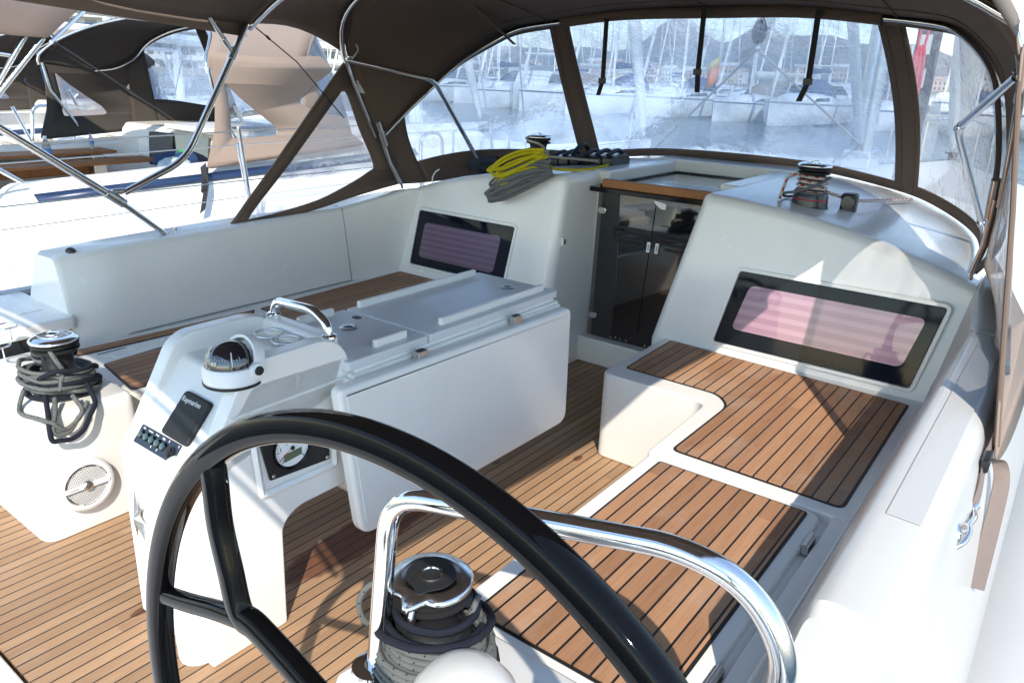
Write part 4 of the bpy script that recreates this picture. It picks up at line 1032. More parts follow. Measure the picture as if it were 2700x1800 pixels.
def sprayhood(label, cx, dy, sx, mats, own=True, dz=0.):
    H = thing("sprayhood", label, "sprayhood", (cx, 3.2+dy, 1.0))
    def mk(half):   # half: list of (dx from centre to starboard, y, z) from the centre outward -> full arc port..starboard
        st = [Vector((cx+dx*sx, y+dy, z+dz)) for dx, y, z in half]; pt = [Vector((cx-dx*sx, y+dy, z+dz)) for dx, y, z in half[1:]][::-1]
        return pt+st
    bowh = [(0, 4.12, 1.97), (.33, 4.11, 1.965), (.60, 4.09, 1.95), (.91, 4.05, 1.91), (1.10, 4.02, 1.885), (1.23, 3.985, 1.855), (1.34, 3.90, 1.78), (1.43, 3.78, 1.69), (1.49, 3.66, 1.59), (1.565, 3.42, 1.385), (1.60, 3.23, 1.225)]
    mainh = [(0, 2.80, 2.085), (.5, 2.81, 2.075), (.95, 2.825, 2.04), (1.25, 2.85, 1.985), (1.44, 2.88, 1.90), (1.545, 2.92, 1.80), (1.592, 2.98, 1.665), (1.603, 3.09, 1.45), (1.605, 3.20, 1.235)]
    legh = [(1.605, 3.20, 1.235), (1.60, 3.27, 1.06), (1.575, 3.34, .935)]
    if not own:
        bowh = [(0, 4.35, 1.99), (.6, 4.33, 1.985), (1.0, 4.27, 1.96), (1.3, 4.15, 1.90), (1.48, 3.98, 1.78), (1.56, 3.85, 1.62), (1.60, 3.66, 1.52), (1.605, 3.45, 1.49)]
        mainh = [(0, 3.40, 1.99), (.5, 3.38, 1.97), (.95, 3.32, 1.92), (1.25, 3.22, 1.85), (1.45, 3.10, 1.76), (1.56, 3.0, 1.66), (1.60, 2.975, 1.60), (1.605, 2.98, 1.55)]
        legh = [(1.605, 2.98, 1.55), (1.61, 3.02, 1.3), (1.59, 3.20, 1.0)]
    baseh = [(0, 4.80, 1.118), (.30, 4.80, 1.115), (.60, 4.79, 1.10), (.95, 4.74, 1.055), (1.15, 4.64, 1.02), (1.34, 4.46, .965), (1.46, 4.20, .935), (1.52, 3.85, .925), (1.55, 3.50, .925), (1.57, 3.34, .93)]
    N = 96
    B = resamp(crom(mk(bowh), 5), N); Mn = resamp(crom(mk(mainh), 5), N)
    # base: parametrised so that pane strips stay straight
    D = resamp(crom(mk(baseh), 5), N)
    # ---- roof between the main and the front bow
    rows = []
    for i in range(N+1):
        row = []
        for k in range(9):
            v = k/8; p = Mn[i].lerp(B[i], v); sag = math.sin(PI*v)*.018; p = p+Vector((0, 0, sag if abs(i/N-.5) < .45 else 0)); row.append(p)
        rows.append(row)
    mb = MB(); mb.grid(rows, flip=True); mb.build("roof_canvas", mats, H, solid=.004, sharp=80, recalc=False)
    # ---- stitched seams on the underside of the roof
    for i in (28, 48, 68):
        MB().tube([rows[i][k]-Vector((0, 0, .006)) for k in range(9)], .0032, 5).build("roof_seam", mats[1], H, sharp=80)
    for v in (1, 7):
        MB().tube([rows[i][v]-Vector((0, 0, .005)) for i in range(10, 87)], .0028, 5).build("roof_seam", mats[1], H, sharp=80)
    # ---- window band from the front bow to the cabin top
    uL, uR = (.300, .700)          # where the two upright strips stand
    hw = .014
    def S(u, v):
        x = u*N; i = min(int(x), N-1); t = x-i
        b = B[i].lerp(B[i+1], t); d = D[i].lerp(D[i+1], t); p = b.lerp(d, v)
        out = Vector((p.x-cx, p.y-(3.3+dy), 0)); out = out.normalized() if out.length > 1e-6 else Vector((0, 1, 0))
        return p+out*(.05*math.sin(PI*v))
    def patch(u0, u1, v0, v1, nu, nv):
        f0 = v0 if callable(v0) else (lambda u: v0); f1 = v1 if callable(v1) else (lambda u: v1)
        return [[S(lerp(u0, u1, a/nu), lerp(f0(lerp(u0, u1, a/nu)), f1(lerp(u0, u1, a/nu)), b/nv)) for b in range(nv+1)] for a in range(nu+1)]
    top = .045; bot = .94
    if own:
        portbot = lambda u: lerp(.70, .955, max(0, min(1, (u-.045)/(uL-.045)))**1.6)
        stbbot = lambda u: lerp(.93, .955, 0)
        uP0, uS1 = .045, .972
    else:
        portbot = lambda u: lerp(.62, .9, max(0, min(1, (u-.12)/(uL-.12)))**1.2); stbbot = lambda u: portbot(1-u); uP0, uS1 = .14, .86
    def cv(u0, u1, v0, v1, nu, nv, mb): mb.grid(patch(u0, u1, v0, v1, nu, nv), flip=True)
    fr = MB()
    cv(0, 1, 0, top, 96, 2, fr)
    cv(uP0, uL, portbot, 1.0, 30, 6, fr); cv(uL, uR, bot, 1.0, 50, 2, fr); cv(uR, uS1, stbbot, 1.0, 30, 2, fr)
    ue = 0 if own else .085
    cv(ue, uP0, top, 1.0, 6, 14, fr); cv(uS1, 1-ue, top, 1.0, 6, 14, fr)
    for u in (uL, uR): cv(u-hw, u+hw, top, 1.0, 3, 14, fr)
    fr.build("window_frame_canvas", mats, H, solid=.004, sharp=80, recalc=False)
    for (u0, u1, v1, nm, m_) in ((uP0, uL-hw, portbot, "window_pane", M['vinyl']), (uL+hw, uR-hw, bot, "window_pane", M['vinyl']), (uR+hw, uS1, stbbot, "window_pane", M['vinyl_side'] if own else M['vinyl'])):
        mb = MB(); mb.grid(patch(u0, u1, top, v1, 40, 24)); mb.build(nm, m_, H, sharp=80)
    # stitched hems beside the upright strips
    for u in (uL, uR):
        for du in (-hw*.55, hw*.55): MB().tube([S(u+du, v/14) - Vector((0, .006, 0)) for v in range(15)], .004, 5).build("seam", mats[1], H)
    # ---- bows
    tb = MB(); tb.tube([p+Vector((0, -.02, -.022)) for p in resamp(crom(mk(mainh), 5), 70)], .0125, 10)
    tb.build("main_bow", M['steel_pole'], H, sharp=80)
    tb = MB(); inner = [p+(Vector((cx, p.y-.05, 1.45))-p).normalized()*.028 for p in resamp(crom(mk(bowh), 5), 80)]
    tb.tube(inner, .0125, 10); tb.build("front_bow", M['steel_pole'], H, sharp=80)
    # sleeve that covers the middle of the front bow
    tb = MB(); tb.tube(inner[24:57], .030, 12, flat=1.0); tb.build("bow_sleeve", mats[1], H, sharp=80)
    for s in (-1, 1):
        leg = [Vector((cx+s*dx*sx, y+dy, z+dz)) for dx, y, z in legh]
        leg = [p+Vector((-s*.02, 0, 0)) for p in leg]
        mb = MB(); mb.tube(leg, .0130, 10); mb.tube([leg[-1], leg[-1]+Vector((0, .01, -.03))], .008, 8); mb.build("bow_leg", M['steel_pole'], H, sharp=80)
        mb = MB(); q = Vector((cx+s*1.575*sx, 3.205+dy, 1.235+dz)); mb.tube([q+Vector((0, -.03, .07)), q+Vector((0, .03, -.07))], .0165, 12); mb.tube([q, q+Vector((0, .05, .035))], .011, 8); mb.build("pivot_clamp", M['steel'], H)
        if own:
            a = Vector((cx+s*1.58, 2.96+dy, 1.640+dz)); b = Vector((cx+s*1.375, 3.50, 1.452)) if s > 0 else Vector((cx+s*1.375, 3.44, 1.549)); c_ = Vector((cx+s*1.50, 4.06, .985))
            mb = MB(); mb.tube(fillet([a, b, c_], .06, 8), .0145, 12); mb.tube([c_+(b-c_).normalized()*.09, c_+(b-c_).normalized()*.055], .019, 12); mb.tube([c_, c_-Vector((0, 0, .05))], .010, 8)
            mb.tube([b+(a-b).normalized()*.055, b+(a-b).normalized()*.005], .0165, 12)
            mb.build("brace", M['steel'], H, sharp=80)
            mb = MB(); q = Vector((cx+s*1.598, 2.965, 1.64)); mb.tube([q+Vector((0, -.035, .085)), q+Vector((0, .035, -.075))], .0145, 12)
            mb.tube(crom([q+Vector((-s*.01, 0, .0)), q+Vector((-s*.03, .015, .02)), q+Vector((-s*.02, .03, .0))], 4), .006, 6)
            mb.build("bow_coupling", M['steel'], H)
    # ---- side canvas between the main bow and its leg (wing with a window, laced down to the coaming)
    for s in (-1, 1):
        flare = .19 if (own and s > 0) else .06
        def X(y, z):
            if own and s > 0: return cx+1.605+.20*min(1.15, max(0, (1.72-z)/.95))*max(min(1, max(0, (3.12-y)/.65)), min(1, max(0, (1.0-z)/.25)))
            return cx+s*(1.612+flare*max(0, min(1, max((3.02-y)/.82, (1.0-z)/.34 if own else 0))))*sx
        if own and s > 0:
            out_ = [(3.05, 1.60), (2.96, 1.70), (2.675, 1.725), (2.60, 1.585), (2.43, 1.30), (2.25, 1.01), (2.10, .775), (2.105, .72), (2.40, .665), (2.75, .645), (3.0, .66), (3.25, .75), (3.42, .90), (3.40, 1.0), (3.26, 1.20), (3.20, 1.28), (3.12, 1.42)]
            win = [(2.665, 1.575), (2.95, 1.54), (3.05, 1.27), (3.15, 1.05), (3.10, .93), (2.85, .86), (2.5, .845), (2.265, .895), (2.262, .945), (2.47, 1.28)]
        elif own:
            out_ = [(3.03, 1.60), (3.01, 1.655), (2.975, 1.63), (2.62, 1.24), (2.225, .825), (2.235, .800), (2.55, .808), (2.80, .838), (3.0, .872), (3.25, .905), (3.42, .93), (3.40, 1.0), (3.26, 1.20), (3.20, 1.28), (3.12, 1.42)]
            win = [(2.955, 1.470), (2.985, 1.455), (3.06, 1.27), (3.165, 1.06), (3.12, 1.015), (2.95, .945), (2.75, .883), (2.50, .842), (2.355, .828), (2.335, .850), (2.60, 1.11), (2.93, 1.455)]
        else:
            out_ = [(2.975, 1.66), (2.985, 1.55), (3.0, 1.41), (2.97, 1.136), (2.863, .848), (3.2, .87), (3.7, .90), (4.2, .93), (4.45, .95), (4.25, 1.08), (3.74, 1.32), (3.85, 1.42), (4.12, 1.58), (4.0, 1.68), (3.6, 1.66), (3.3, 1.66), (3.1, 1.68)]
            win = [(3.09, 1.46), (3.105, 1.45), (3.20, 1.36), (3.36, 1.24), (3.49, 1.15), (3.53, 1.085), (3.50, 1.07), (3.2, 1.06), (3.115, 1.065), (3.105, 1.09), (3.11, 1.25), (3.095, 1.40)]
        yz_o, yz_w = (crom([(y, z, 0) for y, z in out_], 3, True), crom([(y, z, 0) for y, z in win], 3, True)) if own else ([Vector((y, z, 0)) for y, z in rpoly(out_, .05, 4)], [Vector((y, z, 0)) for y, z in rpoly(win, .03, 4)])
        from mathutils.geometry import tessellate_polygon
        ringw = [Vector((X(q.x, q.y), q.x+dy, q.y+dz)) for q in yz_w]; ringo = [Vector((X(q.x, q.y), q.x+dy, q.y+dz)) for q in yz_o]
        tris = tessellate_polygon([[Vector((q.x, q.y, 0)) for q in yz_o], [Vector((q.x, q.y, 0)) for q in yz_w]])
        allv = ringo+ringw; mb = MB(); fs = []
        for t3 in tris:
            u_, v_, w_ = (allv[k] for k in t3); nx = (v_-u_).cross(w_-u_).x
            fs.append(tuple(t3) if nx*s > 0 else tuple(t3)[::-1])
        mb.add(allv, fs)
        wing = mb.build("side_wing", [mats[0], mats[1]], H, solid=.006, sharp=25, recalc=False)
        mb = MB(); mb.add(ringw, [tuple(range(len(ringw)))]); mb.build("wing_window", M['vinyl_old'] if s < 0 else M['vinyl_side'], H)
        if own:
            mb = MB(); mb.tube([Vector((X(y, z), y+dy, z+dz)) for y, z in (((2.675, 1.715), (2.60, 1.585), (2.43, 1.30), (2.25, 1.01), (2.10, .76)) if s > 0 else ((3.0, 1.645), (2.96, 1.61), (2.62, 1.235), (2.235, .815)))], .0075, 8); mb.build("wing_hem", mats[1], H)
            for (u, w_) in ((.5, 0),): pass
    return H, S
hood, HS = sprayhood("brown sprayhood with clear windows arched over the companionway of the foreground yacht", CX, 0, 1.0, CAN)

# three black straps hanging inside the front window
for (x, z0, zm, zb, kink) in ((-2.42, 1.915, 1.576, 1.495, -.02), (-1.83, 1.955, 1.64, 1.535, .012), (-1.24, 1.935, 1.61, 1.515, -.03)):
    y = 4.02; w = .0145
    p = [Vector((x, y, z0)), Vector((x+.003, y-.004, lerp(z0, zm, .5))), Vector((x+.004, y-.004, zm)), Vector((x+.004+kink, y-.012, zb))]
    mb = MB(); mb.grid([[q+Vector((-w, 0, 0)), q+Vector((w, 0, 0)), q+Vector((w, .003, 0)), q+Vector((-w, .003, 0))] for q in p], closed=True)
    st = mb.build("tie_strap", M['strapblk'], hood)
    mb = MB(); mb.box(x-.020, x+.024, y-.014, y+.004, zm-.016, zm+.016); mb.build("strap_buckle", M['black'], st, bevel=.003)
# maker's patch on the port side and the loose cable
px = CX-1.612
pt_ = MB().prism([(px+.012, y, z) for y, z in rpoly([(3.045, 1.535), (3.108, 1.522), (3.108, 1.462), (3.05, 1.468)], .006)], (.002, 0, 0)).build("maker_patch", M['white'], hood)
MB().tube([(px+.0145, 3.058, 1.515), (px+.0145, 3.072, 1.523), (px+.0145, 3.09, 1.520)], .003, 6).build("patch_mark", M['red'], pt_)
MB().tube(crom([(-3.22, 2.90, 1.98), (-3.33, 2.93, 1.87), (-3.40, 2.955, 1.76), (-3.40, 2.96, 1.69)], 6), .004, 6).build("cable", M['black'], hood)
MB().tube(crom([(-3.37, 2.98, 1.72), (-3.36, 2.985, 1.69), (-3.40, 2.975, 1.645)], 6), .005, 6).build("cable_tail", M['grey'], hood)
# flap strap near the front bow on the port side
mb = MB(); q = [Vector((-2.98, 3.35, 2.03)), Vector((-3.00, 3.55, 1.97)), Vector((-3.01, 3.72, 1.90)), Vector((-3.03, 3.96, 1.80))]
mb.grid([[a+Vector((-.012, 0, -.03)), a+Vector((.012, 0, -.03)), a+Vector((.012, 0, -.033)), a+Vector((-.012, 0, -.033))] for a in q], closed=True); mb.build("tie_strap", M['canvas_in'], hood)
MB().tube(crom([(-3.15, 3.36, .955), (-3.15, 3.35, .99), (-3.135, 3.36, 1.03), (-3.12, 3.38, 1.045)], 5), .004, 6).build("lashing", M['white'], hood)

# webbing strap, buckle and snap hook that tension the starboard wing
tip = Vector((-.050, 2.20, .74))
sg = thing("tension_strap", "taupe webbing strap with buckle and snap hook between sprayhood wing and starboard coaming", "strap", tuple(tip))
def ribbon(mb, pts, w, side, th=.0022):
    sd_ = Vector(side).normalized(); mb.grid([[p-sd_*w/2, p+sd_*w/2, p+sd_*w/2+Vector((th, 0, th)), p-sd_*w/2+Vector((th, 0, th))] for p in pts], closed=True); n = len(mb.v)
    mb.f.append((n-4, n-3, n-2, n-1))
mb = MB(); ribbon(mb, crom([(-.052, 2.13, .765), (-.055, 2.09, .748), (-.058, 2.045, .735), (-.050, 1.95, .705), (-.050, 1.875, .688)], 6), .030, (.35, .0, -.9)); mb.build("webbing", M['webbing'], sg, sharp=40)
mb = MB(); ribbon(mb, crom([(-.052, 2.05, .742), (-.032, 2.10, .722), (-.014, 2.09, .675), (-.008, 1.97, .620), (-.006, 1.85, .588), (-.005, 1.735, .567)], 7), .034, (1, .12, 0)); mb.build("webbing_tail", M['webbing'], sg, sharp=40)
mb = MB(); mb.prism([Vector((-.062, 2.03, .738))+Vector((0, a, b)) for a, b in rpoly([(-.03, -.022), (.035, -.016), (.035, .02), (-.03, .016)], .008)], (.018, 0, .006)); mb.build("buckle", M['black'], sg, bevel=.004)
mb = MB(); mb.tube(crom([(-.048, 1.875, .690), (-.044, 1.85, .688), (-.040, 1.80, .700), (-.046, 1.745, .705), (-.052, 1.725, .698), (-.052, 1.74, .685), (-.048, 1.79, .676), (-.046, 1.845, .680), (-.048, 1.875, .690)], 5), .0055, 8); mb.tube([(-.05, 1.862, .686), (-.046, 1.885, .688)], .009, 8)
mb.build("snap_hook", M['steel'], sg, sharp=80)
pe = thing("padeye", "small steel padeye on the outer face of the starboard coaming holding the snap hook", "padeye", (-.06, 1.70, .70))
mb = MB(); mb.tube(crom([(-.060, 1.74, .700), (-.046, 1.73, .712), (-.040, 1.70, .712), (-.044, 1.665, .705), (-.056, 1.650, .695)], 6), .0055, 8); mb.build("loop", M['steel'], pe, sharp=80)
MB().lathe([(.026, 0), (.024, .004), (0, .005)], n=24, mat=frame((-.0555, 1.695, .703), (0, 1, 0), (-.31, 0, .95))).build("base_plate", M['steel'], pe)

# ================================================================== bimini
def bimini(label, cx, y0, y1, hw, ze, zc, mats, bulge=0., valance=True):
    RISE = .20
    """canopy from y0 (forward) to y1 (aft); edge height ze, crown zc; join = arc of points to lace the front edge to"""
    b = thing("bimini", label, "bimini", (cx, (y0+y1)/2, ze))
    def arc(y, dz=0., n=40): return [Vector((cx+hw*t, y+bulge*(1-t*t)*max(0, (y-y1)/(y0-y1)), ze+dz+(zc-ze)*(1-abs(t)**3.0))) for t in [(-1+2*k/n) for k in range(n+1)]]
    rows = []
    for k in range(11):
        t = k/10; y = lerp(y0, y1, t); rows.append([p-Vector((0, 0, .02*math.sin(PI*((t*3) % 1)))) for p in arc(y, RISE*t)])
    mb = MB(); mb.grid(rows, flip=True); mb.build("canopy", mats, b, solid=.004, sharp=80, recalc=False)
    if valance:
        for s in (-1, 1):
            mb = MB(); vr = []
            for k in range(21):
                t = k/20; y = lerp(y0, y1, t); e = Vector((cx+s*hw, y, ze+RISE*t))
                vr.append([e, e+Vector((s*.012, 0, -.022)), e+Vector((s*.014, 0, -.060))])
            mb.grid(vr); mb.build("valance", mats[0], b, solid=.004, sharp=80)
    for y in (y0+.015, (y0+y1)/2, y1-.015):
        t = (y-y0)/(y1-y0); mb = MB(); mb.tube([p-Vector((0, 0, .022)) for p in arc(y, RISE*t)], .0125, 10); mb.build("bow", M['steel_pole'], b, sharp=80)
    return b, arc
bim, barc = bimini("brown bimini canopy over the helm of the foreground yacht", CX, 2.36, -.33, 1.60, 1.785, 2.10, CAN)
# panel laced between bimini and sprayhood
m_h = [(0, 2.80, 2.085), (.5, 2.81, 2.075), (.95, 2.825, 2.04), (1.25, 2.85, 1.985), (1.44, 2.88, 1.90), (1.545, 2.92, 1.80), (1.600, 2.975, 1.665)]
fullm = [Vector((CX-a, y, z)) for a, y, z in m_h[1:]][::-1]+[Vector((CX+a, y, z)) for a, y, z in m_h]
A_ = resamp(crom(fullm, 5), 60); B_ = resamp(barc(2.36), 60); rows = []
for k in range(9):
    v = k/8; row = []
    for i in range(61):
        p = A_[i].lerp(B_[i], v); e = abs(i/60-.5)*2; p.z += (.055 if i < 30 else -.035)*math.sin(PI*v)*max(0, (e-.75)/.25)**1.0; row.append(p)
    rows.append(row)
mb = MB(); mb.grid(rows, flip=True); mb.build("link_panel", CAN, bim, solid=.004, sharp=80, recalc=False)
# port frame of the bimini
P = lambda *a: Vector(a)
mb = MB(); foot = P(-3.53, 1.872, .80); far = P(-3.47, 1.06, 1.45)
mb.tube([far, P(-3.455, 1.616, 1.015)], .0165, 12); mb.tube([P(-3.455, 1.616, 1.015), foot+(P(-3.455, 1.616, 1.015)-foot)*.08], .0135, 12); mb.tube([foot, foot+(P(-3.455, 1.616, 1.015)-foot)*.10], .009, 10)
mb.build("frame_leg", M['steel_pole'], bim, sharp=80)
mb = MB(); mb.tube(fillet([P(-3.445, 2.36, 1.79), P(-3.46, 1.97, 1.16), P(-3.455, 1.655, 1.035)], .10, 8), .0155, 12); mb.build("frame_leg", M['steel_pole'], bim, sharp=80)
from_ = P(-3.452, 2.27, 1.645)
mb = MB(); mb.tube([from_, P(-3.45, 2.24, 1.685), P(-3.44, 2.14, 1.82)], .012, 10); mb.tube([P(-3.45, 2.24, 1.685), P(-3.447, 2.22, 1.71)], .016, 10); mb.build("frame_strut", M['steel_pole'], bim, sharp=80)
mb = MB(); q = P(-3.455, 1.616, 1.015); d_ = (far-q).normalized(); mb.tube([q-d_*.045, q+d_*.045], .022, 12); mb.tube([q+P(0, -.01, .03), q+P(0, .045, .03)], .012, 10); mb.build("pole_clamp", M['steel_dull'], bim)
mb = MB(); q = P(-3.452, 2.27, 1.645); d_ = P(0, .52, .85); mb.tube([q-d_*.03, q+d_*.03], .0195, 12); mb.build("pole_clamp", M['steel_dull'], bim)
mb = MB(); mb.tube([P(-3.44, 2.40, 1.77), P(-3.45, 2.64, 1.62), P(-3.47, 2.96, 1.33)], .0035, 6); mb.tube([P(-3.443, 2.46, 1.735), P(-3.445, 2.48, 1.72)], .007, 6); mb.build("tension_line", M['black'], bim)
mb = MB(); mb.lathe([(.022, 0), (.020, .008), (.010, .012), (.009, .02), (0, .022)], foot-P(0, 0, .004), 18); mb.lathe([(.006, 0), (.006, .02), (.011, .024), (.011, .032), (0, .034)], foot+P(.0, .045, 0), 14); mb.build("foot_socket", M['steel_dull'], bim)

# ================================================================== port lifelines
gl = thing("lifeline", "stanchion and wire lifelines along the port side deck of the foreground yacht", "guard rail", (-3.95, 2.6, .5))
mb = MB(); mb.tube([(-3.95, 2.592, 1.25), (-3.955, 2.66, .50)], .0125, 10); mb.tube([(-3.95, 2.592, 1.25), (-3.95, 2.592, 1.262)], .010, 10); mb.build("stanchion", M['steel'], gl, sharp=80)
for zz_ in ((1.215, 1.237, 1.243), (.945, .958, .965)):
    MB().tube([(-3.95, -.9, zz_[0]-.03), (-3.95, 1.3, zz_[0]), (-3.95, 2.59, zz_[1]), (-3.95, 4.9, zz_[2]), (-3.95, 7.2, zz_[2])], .0035, 6).build("wire", M['steel_dull'], gl)
for y in (4.9, 7.2):
    MB().tube([(-3.95, y, 1.25), (-3.955, y, .50)], .0125, 10).build("stanchion", M['steel'], gl, sharp=80)
# ================================================================== neighbouring yachts and the marina
M['hullwhite'] = gelcoat("hull_white", (.80, .80, .79), .3, .4)
M['stripe'] = simple("navy_stripe", (.020, .040, .095), .3, var=.1)
M['stripe_grey'] = simple("grey_stripe", (.22, .25, .30), .35, var=.1)
M['alu'] = simple("mast_aluminium", (.62, .63, .64), .38, metal=.35, var=.06)
M['mastwhite'] = simple("painted_mast", (.74, .75, .76), .35, var=.05)
M['sail'] = simple("furled_sail", (.72, .71, .68), .8, var=.10, vscale=5, bump=.25, bscale=14)
M['sailbag'] = simple("sail_bag", (.58, .56, .52), .85, var=.12, bump=.25, bscale=12)
M['bluecanvas'] = simple("blue_canvas", (.025, .050, .13), .85, var=.15)
M['glass'] = simple("dark_window", (.012, .015, .02), .08, coat=.6)
M['wire'] = simple("rigging_wire", (.30, .31, .33), .4, metal=.5)
M['orange'] = simple("orange_buoy", (.75, .20, .03), .5)

def hull_rows(L, B, fb, n=15):
    out = []
    for k in range(n):
        t = k/(n-1); y = -L/2+L*t
        b = B/2*(.86+.14*min(1, t/.4)) if t < .45 else B/2*(1-((t-.45)/.55)**2.1)
        b = max(b, .02); sh = fb*(1+.22*t*t)
        out.append((y, b, sh))
    return out
def make_yacht(label, group, cols, L=12., B=3.9, mast_h=16., cover='bag', hood=True, loc=(0, 0, -.9), fenders=False, rails=True):
    """sailing yacht, bow towards +y, origin on the waterline amidships"""
    o = thing("sailboat", label, "sailboat", loc, group); o['_o'] = (0, 0, 0)
    H = hull_rows(L, B, 1.15)
    mb = MB(); mb.grid([[(-b, y, s), (-b*.99, y, s*.55), (-b*.93, y, .05), (-b*.6, y, -.4), (0, y, -.6), (b*.6, y, -.4), (b*.93, y, .05), (b*.99, y, s*.55), (b, y, s)] for y, b, s in H])
    y, b, s = H[0]; mb.add([(-b, y, s), (-b*.93, y, .05), (0, y, -.5), (b*.93, y, .05), (b, y, s)], [(0, 1, 2, 3, 4)])
    hl = mb.build("hull", cols[0], o, sharp=40)
    mb = MB(); mb.grid([[(sd*(b*.992+.012), y, s*.93), (sd*(b*.992+.012), y, s*.86)] for y, b, s in H for sd in (1,)]); mb.build("hull_stripe", cols[1], hl)
    mb = MB(); mb.grid([[(-(b*.992+.012), y, s*.93), (-(b*.992+.012), y, s*.86)] for y, b, s in H]); mb.build("hull_stripe", cols[1], hl)
    mb = MB(); mb.grid([[(-b, y, s-.01), (0, y, s+.03), (b, y, s-.01)] for y, b, s in H]); mb.build("deck", M['hullwhite'], o)
    cab = [];
    for y, w, h in ((-L*.12, .62, .50), (-L*.02, .66, .52), (L*.10, .62, .48), (L*.20, .48, .36), (L*.27, .30, .16), (L*.30, .16, .03)):
        b0 = B/2*w; z0 = 1.18; cab.append([(-b0-.12, y, z0), (-b0, y, z0+h*.75), (-b0*.7, y, z0+h), (0, y, z0+h*1.08), (b0*.7, y, z0+h), (b0, y, z0+h*.75), (b0+.12, y, z0)])
    mb = MB(); mb.grid(cab); mb.add(cab[0], [tuple(range(7))]); cb = mb.build("coachroof", M['hullwhite'], o, sharp=50)
    for sd in (-1, 1):
        mb = MB(); mb.grid([[(sd*(B/2*w+.095), y, 1.18+h*.22), (sd*(B/2*w+.028), y, 1.18+h*.62)] for y, w, h in ((-L*.08, .62, .50), (-L*.02, .655, .52), (L*.10, .615, .48), (L*.185, .49, .37))]); mb.build("side_window", M['glass'], cb, solid=.01)
    ym = L*.06
    mb = MB(); mb.lathe([(.085, 1.6), (.085, mast_h*.7), (.05, mast_h)], (0, 0, 0), 14, Matrix.Translation((0, ym, 0)) @ Matrix.Diagonal((.75, 1.2, 1, 1))); ms = mb.build("mast", cols[2], o)
    for hh in (.36, .66):
        for sd in (-1, 1):
            MB().tube([(0, ym, mast_h*hh), (sd*B*.26, ym-.15, mast_h*hh+.12)], .03, 6).build("spreader", cols[2], ms)
    boom = MB(); boom.tube([(0, ym-.1, 2.75), (0, -L*.33, 2.95)], .075, 8); boom.build("boom", cols[2], o)
    if cover:
        mb = MB(); rr_ = []
        for k in range(12):
            t = k/11; y = lerp(ym-.05, -L*.32, t); w = .16*(1-.45*t)*(1+.06*math.sin(9*t)); h = (.50-.28*t)
            zb = 2.70+.2*t
            rr_.append([(w*math.cos(2*PI*j/10), y, zb+h/2+h/2*math.sin(2*PI*j/10)+.02*math.sin(5*t+j)) for j in range(10)])
        mb.grid(rr_, closed=True); mb.add(rr_[0], [tuple(range(10))]); mb.add(rr_[-1], [tuple(range(10))]); mb.build("sail_cover", cols[3], o, sharp=80)
    bow = Vector((0, L*.48, 1.5)); top = Vector((0, ym+.05, mast_h*.96))
    mb = MB(); mb.tube([bow, bow.lerp(top, .02), bow.lerp(top, .10), bow.lerp(top, .5), bow.lerp(top, .93)], [.03, .075, .11, .08, .035], 8); mb.build("furled_headsail", M['sail'], o, sharp=80)
    mb = MB(); mb.tube([bow.lerp(top, .9), top], .012, 5)
    mb.tube([Vector((0, -L*.49, 1.4)), Vector((0, ym, mast_h))], .010, 5)
    for sd in (-1, 1):
        mb.tube([Vector((sd*B*.46, ym-.2, 1.3)), Vector((sd*B*.26, ym-.15, mast_h*.36+.12)), Vector((sd*B*.26, ym-.15, mast_h*.66+.12)), Vector((0, ym, mast_h*.97))], .010, 5)
        mb.tube([Vector((sd*B*.44, ym-.6, 1.3)), Vector((0, ym, mast_h*.36))], .010, 5)
    mb.build("standing_rigging", M['wire'], o, sharp=80)
    if rails:
        mb = MB()
        for sd in (-1, 1):
            pts = [(sd*b*.97, y, s+.60) for y, b, s in H[1:]]; mb.tube(pts, .012, 5)
            for i in range(1, len(H), 2): mb.tube([(sd*H[i][1]*.97, H[i][0], H[i][2]), (sd*H[i][1]*.97, H[i][0], H[i][2]+.6)], .012, 5)
        mb.build("guard_rails", M['steel_dull'], o, sharp=80)
    if hood:
        mb = MB(); rr_ = []
        for y, zt, w in ((-L*.17, 2.42, .60), (-L*.12, 2.52, .60), (-L*.05, 2.30, .56), (-L*.005, 1.80, .52)):
            rr_.append([(B/2*w*math.copysign(min(1, abs(q)*1.15), q), y, lerp(1.45, zt, (1-abs(q)**2.6))) for q in [-1+j/6 for j in range(13)]])
        mb.grid(rr_); mb.build("sprayhood", cols[4], o, solid=.01, sharp=80)
    if fenders:
        for y in (-L*.2, 0, L*.2):
            mb = MB(); mb.lathe([(0, -.35), (.10, -.28), (.11, 0), (.10, .25), (.03, .34), (.02, .40)], (B/2*1.04, y, .75), 12); mb.build("fender", M['white'], o)
    return o
def place(o, x, y, rot, label=None, s=1.0):
    o.location = (x, y, -.9); o.rotation_euler = (0, 0, rot); o.scale = (s, s, s)
    if label: o['label'] = label
    return o

WH = (M['hullwhite'], M['stripe'], M['alu'], M['sailbag'], M['canvas_out'])
WB = (M['hullwhite'], M['stripe_grey'], M['mastwhite'], M['bluecanvas'], M['bluecanvas'])
NAVY = (M['hullwhite'], M['stripe'], M['mastwhite'], M['sailbag'], M['bluecanvas'])
